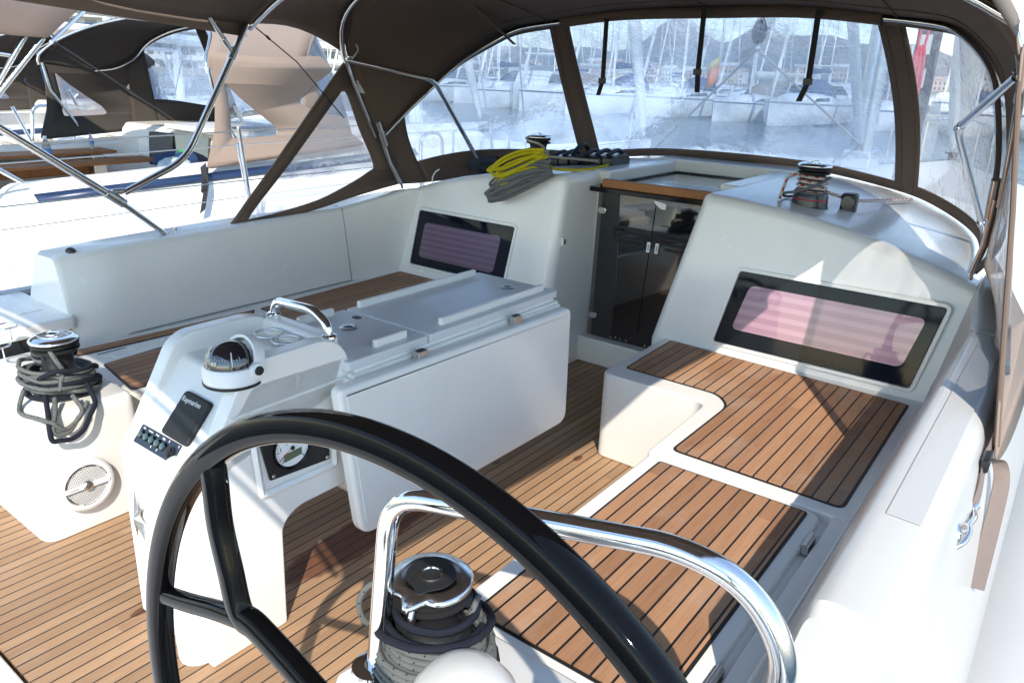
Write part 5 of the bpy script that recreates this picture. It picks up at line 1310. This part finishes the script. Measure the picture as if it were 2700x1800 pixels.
# ---- the yacht moored alongside to port, cockpit modelled in detail
n1 = make_yacht("white yacht with a navy stripe moored alongside to port, its cockpit table of teak visible", "yachts moored side by side to port", (M['hullwhite'], M['stripe'], M['mastwhite'], M['sailbag'], M['canvas_out']), 14., 4.1, 18., None, False, rails=False)
n1.location = (-6.70, 6.0, -.9+.02); 
def nbr_cockpit(root, cx, dy, full=True):
    """coamings, stripe, cockpit well for a neighbouring yacht (world coordinates; root must be unrotated)"""
    L0 = Vector(root.location); 
    def bld(mb, n_, m_, par=None, **k):
        mb.v = [tuple(Vector(v)-L0) for v in mb.v]; o = mb.build(n_, m_, None, **k); o.parent = par or root; o['_o'] = (0, 0, 0); return o
    def zt(y): return .80+.034*(y-2-dy)
    def sec(y, s, cut=0.):
        z = zt(y)-cut
        return [(cx+s*.92, y, .20), (cx+s*.96, y, z-.03), (cx+s*.985, y, z), (cx+s*1.31, y, z), (cx+s*1.345, y, z-.015), (cx+s*1.80, y, min(.45, z-.02)), (cx+s*2.0, y, .30)]
    for s in (1, -1):
        ys = [1.55+dy, 1.62+dy, 1.95+dy, 2.0+dy, 2.6+dy, 3.2+dy, 3.8+dy, 4.6+dy, 6.0+dy]
        rows = [sec(y, s, (.34 if y < 1.6+dy else .30 if y < 1.9+dy else .02 if y < 1.97+dy else 0)) for y in ys]
        mb = MB(); mb.grid(rows); mb.add(rows[0], [tuple(range(7))]); cm = bld(mb, "coaming", M['gel'], sharp=35)
        if s > 0 or full:
            mb = MB(); mb.grid([[(cx+s*(1.345+.455*f)+s*.012, y, lerp(zt(y)-.015, .45, f)+.012) for f in ((.06, .18) if y < 6 else (.08, .16))] for y in (1.98+dy, 2.6+dy, 3.4+dy, 4.2+dy, 5.4+dy)])
            bld(mb, "navy_stripe", M['stripe'], cm, solid=.006)
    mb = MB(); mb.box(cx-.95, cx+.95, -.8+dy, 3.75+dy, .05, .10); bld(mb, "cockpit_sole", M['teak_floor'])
    for s in (1, -1):
        mb = MB(); mb.box(cx+s*.93-.28, cx+s*.93+.05 if s > 0 else cx-.65, 1.2+dy, 3.7+dy, .1, .48) if False else mb.box(min(cx+s*.45, cx+s*.95), max(cx+s*.45, cx+s*.95), 1.2+dy, 3.7+dy, .1, .46)
        bld(mb, "bench", M['gel2'], bevel=.02)
        mb = MB(); mb.box(min(cx+s*.50, cx+s*.90), max(cx+s*.50, cx+s*.90), 1.25+dy, 3.65+dy, .46, .475); bld(mb, "bench_slats", M['wood'])
    mb = MB(); mb.prism([(cx-1.35, 3.75+dy, .1), (cx+1.35, 3.75+dy, .1), (cx+1.35, 3.92+dy, .98), (cx-1.35, 3.92+dy, .98)], (0, .12, 0)); mb.box(cx-1.38, cx+1.38, 3.95+dy, 6.5+dy, .60, 1.0)
    bld(mb, "cabin_bulkhead", M['gel'], bevel=.05, seg=3)
    mb = MB(); mb.prism([(cx-.32, 3.80+dy, .35), (cx+.32, 3.80+dy, .35), (cx+.30, 3.905+dy, .96), (cx-.30, 3.905+dy, .96)], (0, -.02, 0)); bld(mb, "companionway_door", M['smoke'])
    mb = MB(); mb.box(cx-.36, cx+.36, 3.84+dy, 4.7+dy, 1.0, 1.05); bld(mb, "companionway_hatch", M['gel'], bevel=.015)
nbr_cockpit(n1, -6.70, 0.)
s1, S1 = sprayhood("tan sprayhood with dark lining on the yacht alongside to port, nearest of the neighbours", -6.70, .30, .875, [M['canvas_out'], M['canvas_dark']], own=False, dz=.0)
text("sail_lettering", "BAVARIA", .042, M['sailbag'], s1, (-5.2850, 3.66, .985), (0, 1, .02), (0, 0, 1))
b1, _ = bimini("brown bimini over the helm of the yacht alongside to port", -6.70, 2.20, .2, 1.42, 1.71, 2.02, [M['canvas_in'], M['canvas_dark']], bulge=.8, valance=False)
for (p0, p1) in (((-5.32, 2.19, 1.71), (-5.38, 1.55, .98)), ((-5.34, 2.10, 1.72), (-5.40, 1.72, 1.15)), ((-5.6, 1.1, 1.75), (-5.36, 2.02, 1.60)), ((-5.35, 1.0, 1.55), (-5.38, 1.95, .85))):
    MB().tube([p0, p1], .016, 10).build("frame_leg", M['steel_pole'], b1, sharp=80)
MB().tube([(-5.30, 2.24, 1.69), (-5.30, 2.65, 1.42), (-5.31, 2.95, 1.22)], .004, 6).build("tension_line", M['black'], b1)
# lifelines of that yacht
l1 = thing("lifeline", "stanchion and wires along the starboard side of the yacht alongside to port", "guard rail", (-4.75, 2.7, .4))
mb = MB(); mb.tube([(-4.72, 3.08, 1.085), (-4.74, 3.18, .35)], .013, 10); mb.build("stanchion", M['steel'], l1, sharp=80)
mb = MB(); mb.tube([(-4.72, 5.3, 1.10), (-4.74, 5.3, .35)], .013, 10); mb.build("stanchion", M['steel'], l1, sharp=80)
for z in (1.075, .72): MB().tube([(-4.72, -1, z-.10), (-4.72, 1.5, z-.03), (-4.72, 3.08, z), (-4.72, 5.3, z+.02), (-4.72, 8.5, z+.06)], .0035, 6).build("wire", M['steel_dull'], l1)
for (y, z, w, h, x) in ((5.15, .45, .16, .62, -4.85), (6.15, .45, .16, .62, -4.85)):
    hp = MB().tube(fillet([(x, y-w, z), (x, y-w*.85, z+h), (x, y+w*.85, z+h), (x, y+w, z)], .12, 8), .018, 10).build("hoop_rail", M['steel'], None, sharp=80)
    tag(hp, "steel hoop rail on the starboard side deck of the yacht alongside to port", "hoop rail", "hoop rails on the neighbouring side deck")
# things in that cockpit
t1 = thing("cockpit_table", "varnished teak table with folded leaves in the cockpit of the yacht alongside", "table", (-7.2, 2.9, .1))
MB().box(-7.75, -7.32, 2.05, 3.50, .775, .80).build("tabletop", M['wood'], t1, bevel=.006)
MB().box(-7.30, -6.98, 2.05, 3.72, .715, .742).build("leaf", M['wood'], t1, bevel=.006)
MB().box(-7.70, -7.36, 2.2, 3.4, .60, .70).build("leaf_box", M['wood'], t1, bevel=.01)
for y in (2.3, 3.3): MB().box(-7.45, -7.25, y-.06, y+.06, .1, .775).build("leg", M['steel_dull'], t1, bevel=.01)
for (lbl, x, y, z, cap) in (("clear water bottle with blue label standing on the teak table of the yacht alongside", -7.06, 2.79, .742, (.8, .85, .9)), ("small bottle with blue cap behind the teak table of the yacht alongside", -7.55, 3.38, .80, (.01, .03, .3))):
    bt = thing("water_bottle", lbl, "bottle", (x, y, z)); k = 1.0 if x > -7.3 else .62
    tb = NT("bottle_plastic"); tb.set(color=(.75, .82, .88), rough=.12, trans=.75, ior=1.2)
    MB().lathe([(.030*k, 0), (.034*k, .01), (.034*k, .15*k), (.022*k, .19*k), (.013*k, .205*k), (.013*k, .215*k)], (x, y, z), 20).build("body", tb.m, bt)
    MB().lathe([(.0345*k, .075*k), (.0345*k, .135*k)], (x, y, z), 20).build("label_band", simple("bottle_label", (.10, .25, .55), .4, var=.5, vscale=60), bt)
    MB().lathe([(.015*k, .213*k), (.015*k, .235*k), (0, .236*k)], (x, y, z), 14).build("cap", simple("bottle_cap", cap, .4), bt)
w1 = copy_tree(w_p); w1.location = (-5.70, 2.16, .60); w1.scale = (.95, .95, .82); w1['label'] = "winch with chrome top on the coaming of the yacht alongside to port"
def towel(label, pts, mat, cat, nm):
    mb = MB(); rr_ = []
    for i in range(7):
        th = PI*i/6; rr_.append([(pts[0]+pts[3]*math.sin(th)*math.cos(2*PI*k/16), pts[1]+pts[4]*math.sin(th)*math.sin(2*PI*k/16), pts[2]+pts[5]*math.cos(th)+.012*math.sin(k*1.7+i*2)) for k in range(16)])
    mb.grid(rr_, closed=True); tag(mb.build(nm, mat, None, sharp=80), label, cat)
towel("dark blue folded towels heaped on the bench of the yacht alongside", (-6.75, 3.85, .74, .22, .32, .09), simple("navy_towel", (.015, .04, .12), .9, var=.5, vscale=14), "towel", "towel")
towel("bright green cloth on top of the blue towels of the yacht alongside", (-6.72, 3.92, .80, .07, .22, .035), simple("green_cloth", (.04, .42, .06), .8), "cloth", "cloth")
towel("white and blue packet beside the towels of the yacht alongside", (-6.55, 3.62, .72, .12, .16, .07), simple("packet", (.45, .55, .65), .5, var=.7, vscale=22), "packet", "packet")
mb = MB(); mb.prism([(-7.25, 3.75, .66), (-6.95, 3.83, .66), (-7.0, 3.88, .96), (-7.28, 3.80, .96)], (-.02, .05, 0)); tag(mb.build("screen_panel", M['black'], None, bevel=.01), "dark screen leaning in the forward corner of the neighbouring cockpit", "screen")
mb = MB(); ribbon(mb, [Vector((-5.25, 3.12, .88)), Vector((-5.12, 3.05, .74)), Vector((-4.98, 2.92, .60))], .05, (0, .8, .5), .01); mb.tube([(-5.25, 3.14, .86), (-5.10, 3.02, .72)], .022, 8); tag(mb.build("strap", M['strapblk'], None, merge=False), "black tie strap hanging from the sprayhood over the navy stripe", "strap")
mb = MB(); mb.tube(fillet([(-5.95, 3.75, .98), (-5.95, 3.75, 1.07), (-5.95, 4.3, 1.09), (-5.95, 4.3, 1.0)], .05, 6), .016, 10); tag(mb.build("grab_rail", M['steel'], None, sharp=80), "short steel grab rail on the cabin top of the yacht alongside", "rail")

# ---- second neighbour
n2 = make_yacht("white yacht with a tan sprayhood, second to port beyond the nearest neighbour", "yachts moored side by side to port", (M['hullwhite'], M['stripe'], M['mastwhite'], M['sailbag'], M['canvas_out']), 14., 4.1, 17., None, False, rails=False)
n2.location = (-11.40, 7.0, -.9+.02); nbr_cockpit(n2, -11.40, 1.05, False)
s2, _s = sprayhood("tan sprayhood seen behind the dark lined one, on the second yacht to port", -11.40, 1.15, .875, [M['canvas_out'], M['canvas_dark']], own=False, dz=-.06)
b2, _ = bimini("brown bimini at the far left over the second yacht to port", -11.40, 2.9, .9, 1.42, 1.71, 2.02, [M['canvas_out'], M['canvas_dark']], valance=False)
for (p0, p1) in (((-10.0, 2.9, 1.72), (-10.1, 2.0, .95)), ((-10.0, 2.5, 1.72), (-9.95, 3.5, .95)), ((-12.8, 2.9, 1.72), (-12.75, 2.0, .95))): MB().tube([p0, p1], .016, 8).build("frame_leg", M['steel_pole'], b2, sharp=80)
hp = MB().tube(fillet([(-9.60, 3.62, .40), (-9.60, 3.72, 1.08), (-9.60, 4.05, 1.08), (-9.60, 4.18, .40)], .10, 8), .020, 10).build("hoop_rail", M['steel'], None, sharp=80); tag(hp, "steel hoop rail at the aft deck of the second yacht to port", "hoop rail", None)
hp = MB().tube([(-9.55, 3.50, 1.08), (-9.50, 3.72, .40)], .018, 10).build("stanchion", M['steel'], None, sharp=80); tag(hp, "leaning steel stanchion beside the hoop rail of the second yacht to port", "stanchion")
rn = random.Random(4)
rope_obj("pale mooring rope heaped on the side deck of the second yacht to port", [crom([(-9.3+rn.uniform(-.25, .25), 3.1+.16*k+rn.uniform(-.15, .15), .62+rn.uniform(-.05, .16)) for k in range(9)], 5) for _k in range(4)], .014, M['rope_cream'], n=7)
w2 = copy_tree(w_p); w2.location = (-10.25, 4.95, .72); w2['label'] = "winch silhouetted behind the side window of the tan sprayhood on the second yacht"
for k, ch in enumerate(w2.children): pass

# ---- further yachts in the same row
rowg = "yachts moored side by side to port"
n3 = make_yacht("white yacht with blue canvas, third in the row to port", rowg, WB, 13., 4.0, 17., 'bag', True); place(n3, -16.2, 8.5, .0)
n4 = copy_tree(n3); place(n4, -21.0, 9.5, .02, "white yacht with blue canvas, fourth in the row to port", .95)
n5 = make_yacht("white yacht with a pale sail cover, fifth in the row to port", rowg, WH, 13., 4.0, 18.); place(n5, -25.6, 10., -.02)
n6 = copy_tree(n5); place(n6, -30.5, 11., .01, "white yacht with a pale sail cover, far end of the row to port", 1.02)

# ---- yachts across the basin
acg = "yachts moored across the basin"
A1 = make_yacht("white yacht with pale sail cover moored bow out across the basin", acg, WH, 12.5, 3.9, 17., 'bag', True)
A2 = make_yacht("white yacht with blue sail cover moored bow out across the basin", acg, WB, 12., 3.8, 16., 'bag', True)
A3 = make_yacht("white yacht with wide navy band moored bow out across the basin", acg, NAVY, 13., 4.0, 18., 'bag', True)
protos = [A1, A2, A3]; rn = random.Random(17)
spots = []
for k in range(15):
    x = -62+4.6*k+rn.uniform(-.6, .6); y = 52+.10*abs(x+25)+rn.uniform(-2, 2); spots.append((x, y, PI+rn.uniform(-.06, .06), rn.uniform(.88, 1.12), (0, 1, 0, 2, 1, 0, 0, 1, 2, 0, 1, 0, 2, 0, 1)[k]))
ordn = ["first", "second", "third", "fourth", "fifth", "sixth", "seventh", "eighth", "ninth", "tenth", "eleventh", "twelfth", "thirteenth", "fourteenth", "fifteenth"]
seen = set()
for k, (x, y, r, s_, p) in enumerate(spots):
    o = protos[p] if p not in seen else copy_tree(protos[p]); seen.add(p)
    kind_ = ("white yacht with pale sail cover", "white yacht with blue sail cover", "white yacht with wide navy band")[p]
    place(o, x, y, r, "%s, %s from left across the basin" % (kind_, ordn[k]), s_)
# two yachts lying side on nearer in the basin
d1 = copy_tree(A1); place(d1, -24, 66, PI/2+.3, "white yacht lying side on in front of the row across the basin, under the hills", 1.05); d1["group"] = ""; del d1["group"]
def motor(label, x, y, rot, s):
    o = thing("motor_yacht", label, "motor yacht", (x, y, -.9)); o['_o'] = (0, 0, 0); L, B = 12., 4.; H = hull_rows(L, B, 1.6)
    mb = MB(); mb.grid([[(-b, yy, h), (-b*.95, yy, .1), (0, yy, -.5), (b*.95, yy, .1), (b, yy, h)] for yy, b, h in H]); mb.add([(-H[0][1], H[0][0], H[0][2]), (-H[0][1]*.95, H[0][0], .1), (H[0][1]*.95, H[0][0], .1), (H[0][1], H[0][0], H[0][2])], [(0, 1, 2, 3)]); mb.build("hull", M['hullwhite'], o, sharp=40)
    MB().grid([[(-b, yy, h-.02), (0, yy, h+.02), (b, yy, h-.02)] for yy, b, h in H]).build("deck", M['hullwhite'], o)
    mb = MB(); mb.prism([(-1.5, y_, z_) for y_, z_ in ((-4, 1.6), (2.6, 1.6), (1.4, 2.9), (-3.6, 2.9))], (3.0, 0, 0)); mb.build("cabin", M['hullwhite'], o, bevel=.1)
    mb = MB(); mb.prism([(-1.53, y_, z_) for y_, z_ in ((-3.6, 2.0), (2.15, 2.0), (1.55, 2.65), (-3.4, 2.65))], (3.06, 0, 0)); mb.build("window_band", M['glass'], o)
    mb = MB(); mb.box(-1.4, 1.4, -3.5, .4, 4.2, 4.32); mb.build("flybridge_top", M['hullwhite'], o, bevel=.04)
    for xx in (-1.2, 1.2):
        for yy in (-3.2, .1): MB().tube([(xx, yy, 2.9), (xx, yy, 4.2)], .06, 6).build("post", M['hullwhite'], o)
    mb = MB(); mb.tube([(sd*b*.95, yy, h+.7) for sd in (1,) for yy, b, h in H[6:]], .03, 5); mb.tube([(-b*.95, yy, h+.7) for yy, b, h in H[6:]], .03, 5); mb.build("bow_rail", M['steel_dull'], o)
    o.rotation_euler = (0, 0, rot); o.scale = (s, s, s); return o
motor("white motor yacht with dark window band moored bow out in the basin", -37, 52, PI+.25, .95)
motor("white motor yacht lying side on below the orange flag", -17.5, 64, -PI/2-.3, .9)
# rows of masts farther back
fg = "yachts on the far pontoons"
B1 = make_yacht("white yacht on the far pontoons, one of many under the hills", fg, WH, 12., 3.8, 17., 'bag', False); B2 = make_yacht("white yacht on the far pontoons, one of many under the hills", fg, WB, 12., 3.8, 18., 'bag', False)
first = True
for k in range(52):
    row = k % 2; x = -128+3.1*k+rn.uniform(-1, 1); y = (92 if row else 116)+rn.uniform(-5, 5)-.12*x*0
    src = B1 if k % 3 else B2
    o = B1 if k == 1 else B2 if k == 0 else copy_tree(src)
    place(o, x, y, (PI if row else 0)+rn.uniform(-.1, .1), "white yacht on the far pontoons, one of many under the hills", rn.uniform(.85, 1.2))

# ---- foredeck things of our own yacht seen through the window
o = thing("mast", "grey mast of the foreground yacht standing ahead of the sprayhood windows", "mast", (-1.85, 8.0, .9))
MB().lathe([(.11, .85), (.11, 8.), (.09, 17.5)], (0, 0, 0), 20, Matrix.Translation((-1.85, 8.0, 0)) @ Matrix.Diagonal((.8, 1.3, 1, 1))).build("tube", M['alu'], o)
MB().box(-1.98, -1.72, 7.8, 8.2, .85, 1.02).build("mast_step", M['alu'], o, bevel=.02)
MB().tube([(-1.85, 7.85, 1.1), (-1.85, 6.3, 2.75)], .045, 10).build("vang", M['alu'], o)
MB().tube([(-1.88, 7.85, 1.15), (-1.88, 6.45, 2.72)], .012, 6).build("vang_line", M['rope_navy'], o)
for x in (-1.80, -1.91): MB().tube([(x, 7.83, 1.0), (x, 7.84, 5.)], .010, 6).build("halyard", M['rope_cream'], o)
fj = thing("furled_headsail", "white furled headsail with a dark drum at the bow of the foreground yacht", "headsail", (-1.85, 13.75, .5))
b0, b1_ = Vector((-1.85, 13.75, .62)), Vector((-1.85, 8.2, 17.0))
MB().tube([b0.lerp(b1_, t) for t in (.0, .008, .03, .07, .12, .3, .6, .9)], [.03, .06, .13, .21, .24, .22, .15, .05], 14).build("rolled_sail", M['sail'], fj, sharp=80)
MB().lathe([(.10, 0), (.12, .02), (.12, .05), (.07, .06), (.07, .14), (.12, .15), (.12, .17)], (-1.85, 13.78, .50), 18).build("drum", M['black'], fj)
pf = thing("pulpit", "steel pulpit rail at the bow of the foreground yacht", "rail", (-1.85, 13.5, .5))
mb = MB(); mb.tube(fillet([(-2.5, 12.3, 1.12), (-2.0, 13.9, 1.16), (-1.7, 13.9, 1.16), (-1.2, 12.3, 1.12)], .15, 6), .014, 8)
for p in ((-2.5, 12.3), (-2.2, 13.2), (-1.5, 13.2), (-1.2, 12.3)): mb.tube([(p[0], p[1], .5), (p[0]*.98-.037, p[1], 1.13)], .013, 8)
mb.build("hoop", M['steel'], pf, sharp=80)
mt = thing("mainsheet_block", "dark mainsheet block with two grey lines spread below it, seen through the front window", "block", (-1.85, 4.9, 1.85))
mb = MB(); rr_ = []
for k in range(10):
    t = k/9; w = .020+.030*math.sin(PI*(.08+.88*t)); rr_.append([(-1.85+w*math.cos(2*PI*j/14), 4.9+.022*math.sin(2*PI*j/14)*(w/.05), 1.825+.135*t) for j in range(14)])
mb.grid(rr_, closed=True); mb.add(rr_[0], [tuple(range(14))]); mb.add(rr_[-1], [tuple(range(14))]); mb.build("cheek", M['drum'], mt, sharp=60)
mb = MB(); mb.tube(crom([(-1.85, 4.9, 1.825), (-1.872, 4.9, 1.80), (-1.85, 4.9, 1.785), (-1.828, 4.9, 1.80), (-1.85, 4.9, 1.825)], 5), .006, 8); mb.build("shackle", M['steel'], mt)
for q in ((-3.12, 6.1, 1.0), (-1.83, 8.0, 1.03)): MB().tube([(-1.85, 4.9, 1.79), q], .0085, 8).build("line", M['rope_plain'] if False else M['rope_cream'], mt, sharp=80, merge=False, recalc=False)
for dx in (-.03, .0, .03): MB().tube([(-1.85+dx*.6, 4.9, 1.95), (-1.85+dx*2, 4.98, 2.9)], .006, 6).build("line", M['rope_cream'], mt, sharp=80, merge=False, recalc=False)
MB().tube([(-1.85, 4.985, 2.88), (-1.85, 7.9, 2.72)], .09, 14).build("boom", M['alu'], o)
gw = thing("gangway", "folded gangway with a dark frame and two pale panels lashed upright by the mast", "gangway", (-1.58, 8.6, .9))
mb = MB(); mb.box(-1.68, -1.46, 8.57, 8.62, 1.30, 2.18); mb.box(-1.66, -1.48, 8.60, 8.72, .70, 1.32); mb.build("frame", M['navy'], gw, bevel=.02)
for z0, z1 in ((1.90, 2.08), (1.60, 1.77)): MB().box(-1.655, -1.535, 8.555, 8.568, z0, z1).build("panel", simple("gangway_grey", (.42, .43, .44), .6), gw)
rn = random.Random(8)
rope_obj("crimson rope coil hanging in front of the gangway beside the mast", hank((-1.575, 8.35, 1.96), (-1.585, 8.33, 1.42), .075, 9, rn, (0, -1, 0), .05)+[[Vector((-1.52, 8.35, 2.5)), Vector((-1.55, 8.34, 1.95)), Vector((-1.575, 8.33, 1.45))], [Vector((-1.60, 8.35, 2.5)), Vector((-1.61, 8.35, 1.9))], crom([(-1.58, 8.33, 1.42), (-1.585, 8.33, 1.30), (-1.575, 8.33, 1.20), (-1.585, 8.33, 1.10)], 4)], .011, M['rope_red'])
fl = thing("flag", "small orange and yellow flag hanging in the rigging across the basin", "flag", (-13.6, 32.0, 1.3))
MB().tube([(-13.6, 32, .2), (-13.55, 32, 4.1)], .02, 6).build("staff", M['alu'], fl)
mb = MB(); mb.grid([[(-13.57-.09*k, 32+.05*math.sin(k*1.2), 2.3-.07*k-j*.36) for j in range(3)] for k in range(7)]); mb.build("cloth", M['orange'], fl, solid=.01)
mb = MB(); mb.grid([[(-13.57-.09*k, 32+.05*math.sin(k*1.2), 2.62-.07*k-j*.15) for j in range(3)] for k in range(7)]); mb.build("upper_band", simple("yellow_flag", (.75, .55, .03), .6), fl, solid=.01)

# ---- apartment blocks and shore
t = NT("stucco"); t.set(color=t.mix(t.noise(2, 4, .6, t.coords()), (.58, .52, .43), (.66, .61, .53)), rough=.85); M['stucco'] = t.m
M['balc'] = simple("balcony_white", (.72, .70, .66), .7); M['shade_win'] = simple("apartment_window", (.035, .045, .055), .15, coat=.3)
def block(label, x, y, w, h, rot, nf, nb):
    o = thing("apartment_block", label, "building", (x, y, -.9)); o['_o'] = (0, 0, 0)
    MB().box(-w/2, w/2, 0, 12, 0, h).build("wall", M['stucco'], o)
    MB().box(-w/2-.4, w/2+.4, -.4, 12.4, h, h+.6).build("roof", M['balc'], o)
    fh = h/nf; bw = w/nb
    for f in range(nf):
        if f: MB().box(-w/2, w/2, -1.3, -.02, f*fh-.15, f*fh).build("balcony_floor", M['balc'], o); MB().box(-w/2, w/2, -1.35, -1.25, f*fh, f*fh+.95).build("balcony_parapet", M['balc'] if f % 2 else M['stucco'], o)
        for b in range(nb):
            MB().box(-w/2+bw*(b+.2), -w/2+bw*(b+.8), -.05, .02, f*fh+.25, f*fh+2.35).build("window", M['shade_win'], o)
    o.rotation_euler = (0, 0, rot); return o
block("cream apartment block with stacked balconies, tallest, right of the tan sprayhood", -125, 104, 22, 27, .88, 9, 5)
block("cream apartment block behind the yachts to the left of the tallest one", -168, 108, 30, 24, .95, 8, 6)
block("low cream apartment block at the far left of the harbour", -200, 96, 26, 18, 1.05, 6, 6)
hg = "houses along the far shore"
wallm = [simple("house_wall_%s" % n_, c_, .8) for n_, c_ in (("white", (.70, .68, .64)), ("ochre", (.58, .46, .32)), ("rose", (.56, .42, .36)))]
M['tile'] = simple("roof_tile", (.42, .30, .24), .8)
for k in range(34):
    x = -450+15.5*k+rn.uniform(-5, 5); y = 520+rn.uniform(-25, 60)-.15*abs(x+120); w, d_, h = rn.uniform(7, 15), rn.uniform(7, 10), rn.uniform(5, 13)
    ho = thing("house", "house with a tiled roof on the far shore below the hills", "house", (x, y, 0), hg); ho['_o'] = (0, 0, 0)
    MB().box(-w/2, w/2, -d_/2, d_/2, -1, h).build("wall", wallm[k % 3], ho)
    mb = MB(); mb.prism([(-w/2-.4, -d_/2-.4, h), (-w/2-.4, d_/2+.4, h), (-w/2-.4, 0, h+2.2)], (w+.8, 0, 0)); mb.build("roof", M['tile'] if k % 4 else M['balc'], ho)
    mb = MB()
    for i in range(int(w//2.5)):
        for f in range(int(h//3)): mb.box(-w/2+1+2.5*i, -w/2+2+2.5*i, -d_/2-.06, -d_/2+.02, f*3+.8, f*3+2.2)
    mb.build("windows", M['shade_win'], ho)['kind'] = 'stuff'
# quay and breakwater
tag(MB().box(-620, 320, 430, 700, -1.6, .2).build("far_shore", simple("shore_ground", (.30, .27, .22), .9), None), kind='structure')
tag(MB().box(-70, 12, 66, 69, -1.3, -.35).build("pontoon", simple("pontoon_deck", (.33, .31, .28), .85), None, bevel=.05), kind='structure')
tag(MB().box(-130, 40, 103, 106, -1.3, -.35).build("pontoon", simple("pontoon_deck_grey", (.33, .31, .28), .85), None, bevel=.05), kind='structure')
tag(MB().box(-230, -110, 92, 240, -1.6, .3).build("quay", simple("quay_concrete", (.36, .34, .31), .9), None), kind='structure')

# ---- hills
t = NT("hillside"); g = t.new("ShaderNodeNewGeometry"); sp = t.new("ShaderNodeSeparateXYZ"); t.link(g.outputs["Normal"], sp.inputs[0]); sz = t.new("ShaderNodeSeparateXYZ"); t.link(g.outputs["Position"], sz.inputs[0])
rocky = t.ramp(t.math('ADD', t.noise(.012, 6, .7, g.outputs["Position"]), t.math('MULTIPLY', sz.outputs[2], .0016)), [(.56, (0, 0, 0)), (.68, (1, 1, 1))])
bush = t.noise(.05, 5, .7, g.outputs["Position"])
t.set(color=t.mix(rocky, t.mix(bush, (.035, .045, .02), (.10, .095, .05)), (.34, .22, .14)), rough=.95); M['hill'] = t.m
def hill_h(az, r):
    """height of the ground at azimuth (degrees, left negative) and distance"""
    a = az
    pk = 165*math.exp(-((a+25.8)/2.6)**2)+105*math.exp(-((a+21)/2.0)**2)+120*math.exp(-((a+17)/3.4)**2)+95*math.exp(-((a+11)/4.0)**2)+70*math.exp(-((a+33)/5.0)**2)+80*math.exp(-((a+46)/8)**2)+75*math.exp(-((a+62)/9)**2)+60*math.exp(-((a-3)/7)**2)
    t_ = (r-1100)/1500; prof = max(0, min(1, t_))**1.1
    nz = noise.fractal(Vector((a*.22, r*.0016, 3.1)), 1.0, 2.1, 6)*34*prof
    return -1.5+pk*prof+nz+16*prof
mb = MB(); rows = []
for i in range(150):
    a = -72+i*.62; row = []
    for j in range(42):
        r = 900+j*44; rd = math.radians(a); row.append((r*math.sin(rd), r*math.cos(rd), hill_h(a, r) if j < 38 else hill_h(a, r)*(1-(j-37)*.22)))
    rows.append(row)
mb.grid(rows); tag(mb.build("hills", M['hill'], None, sharp=85), kind='structure')

# ---- water
t = NT("harbour_water"); co = t.coords("Object")
mpp = t.new("ShaderNodeMapping"); mpp.inputs["Scale"].default_value = (1, .8, 1); t.link(co, mpp.inputs[0])
h = t.math('ADD', t.noise(1.6, 4, .6, mpp.outputs[0]), t.math('MULTIPLY', t.noise(6, 3, .6, mpp.outputs[0]), .35))
t.set(color=(.012, .045, .065), rough=.05, ior=1.33, spec=.5); t.bump(h, .7, .16); M['water'] = t.m
mb = MB(); mb.add([(-2600, -400, -.9), (1500, -400, -.9), (1500, 2600, -.9), (-2600, 2600, -.9)], [(0, 1, 2, 3)]); tag(mb.build("water", M['water'], None), kind='structure')
tag(MB().box(-2700, 1600, -420, 2700, -3.2, -2.8).build("seabed", simple("seabed_mud", (.05, .055, .05), .9), None), kind='structure')
# ------------------------------------------------------------------ the air between here and the hills
t = NT("harbour_haze"); t.n.remove(t.b)
pv = t.new("ShaderNodeVolumePrincipled"); pv.inputs["Color"].default_value = (.72, .82, .96, 1); pv.inputs["Density"].default_value = .0003; pv.inputs["Anisotropy"].default_value = .15
t.link(pv.outputs[0], t.n["Material Output"].inputs["Volume"])
hz = MB().box(-3200, 2200, -600, 3400, -4.2, 330).build("haze", t.m, None); tag(hz, kind='stuff')
# ================================================================== tidy up
for o in scene.objects:
    if '_o' in o: del o['_o']
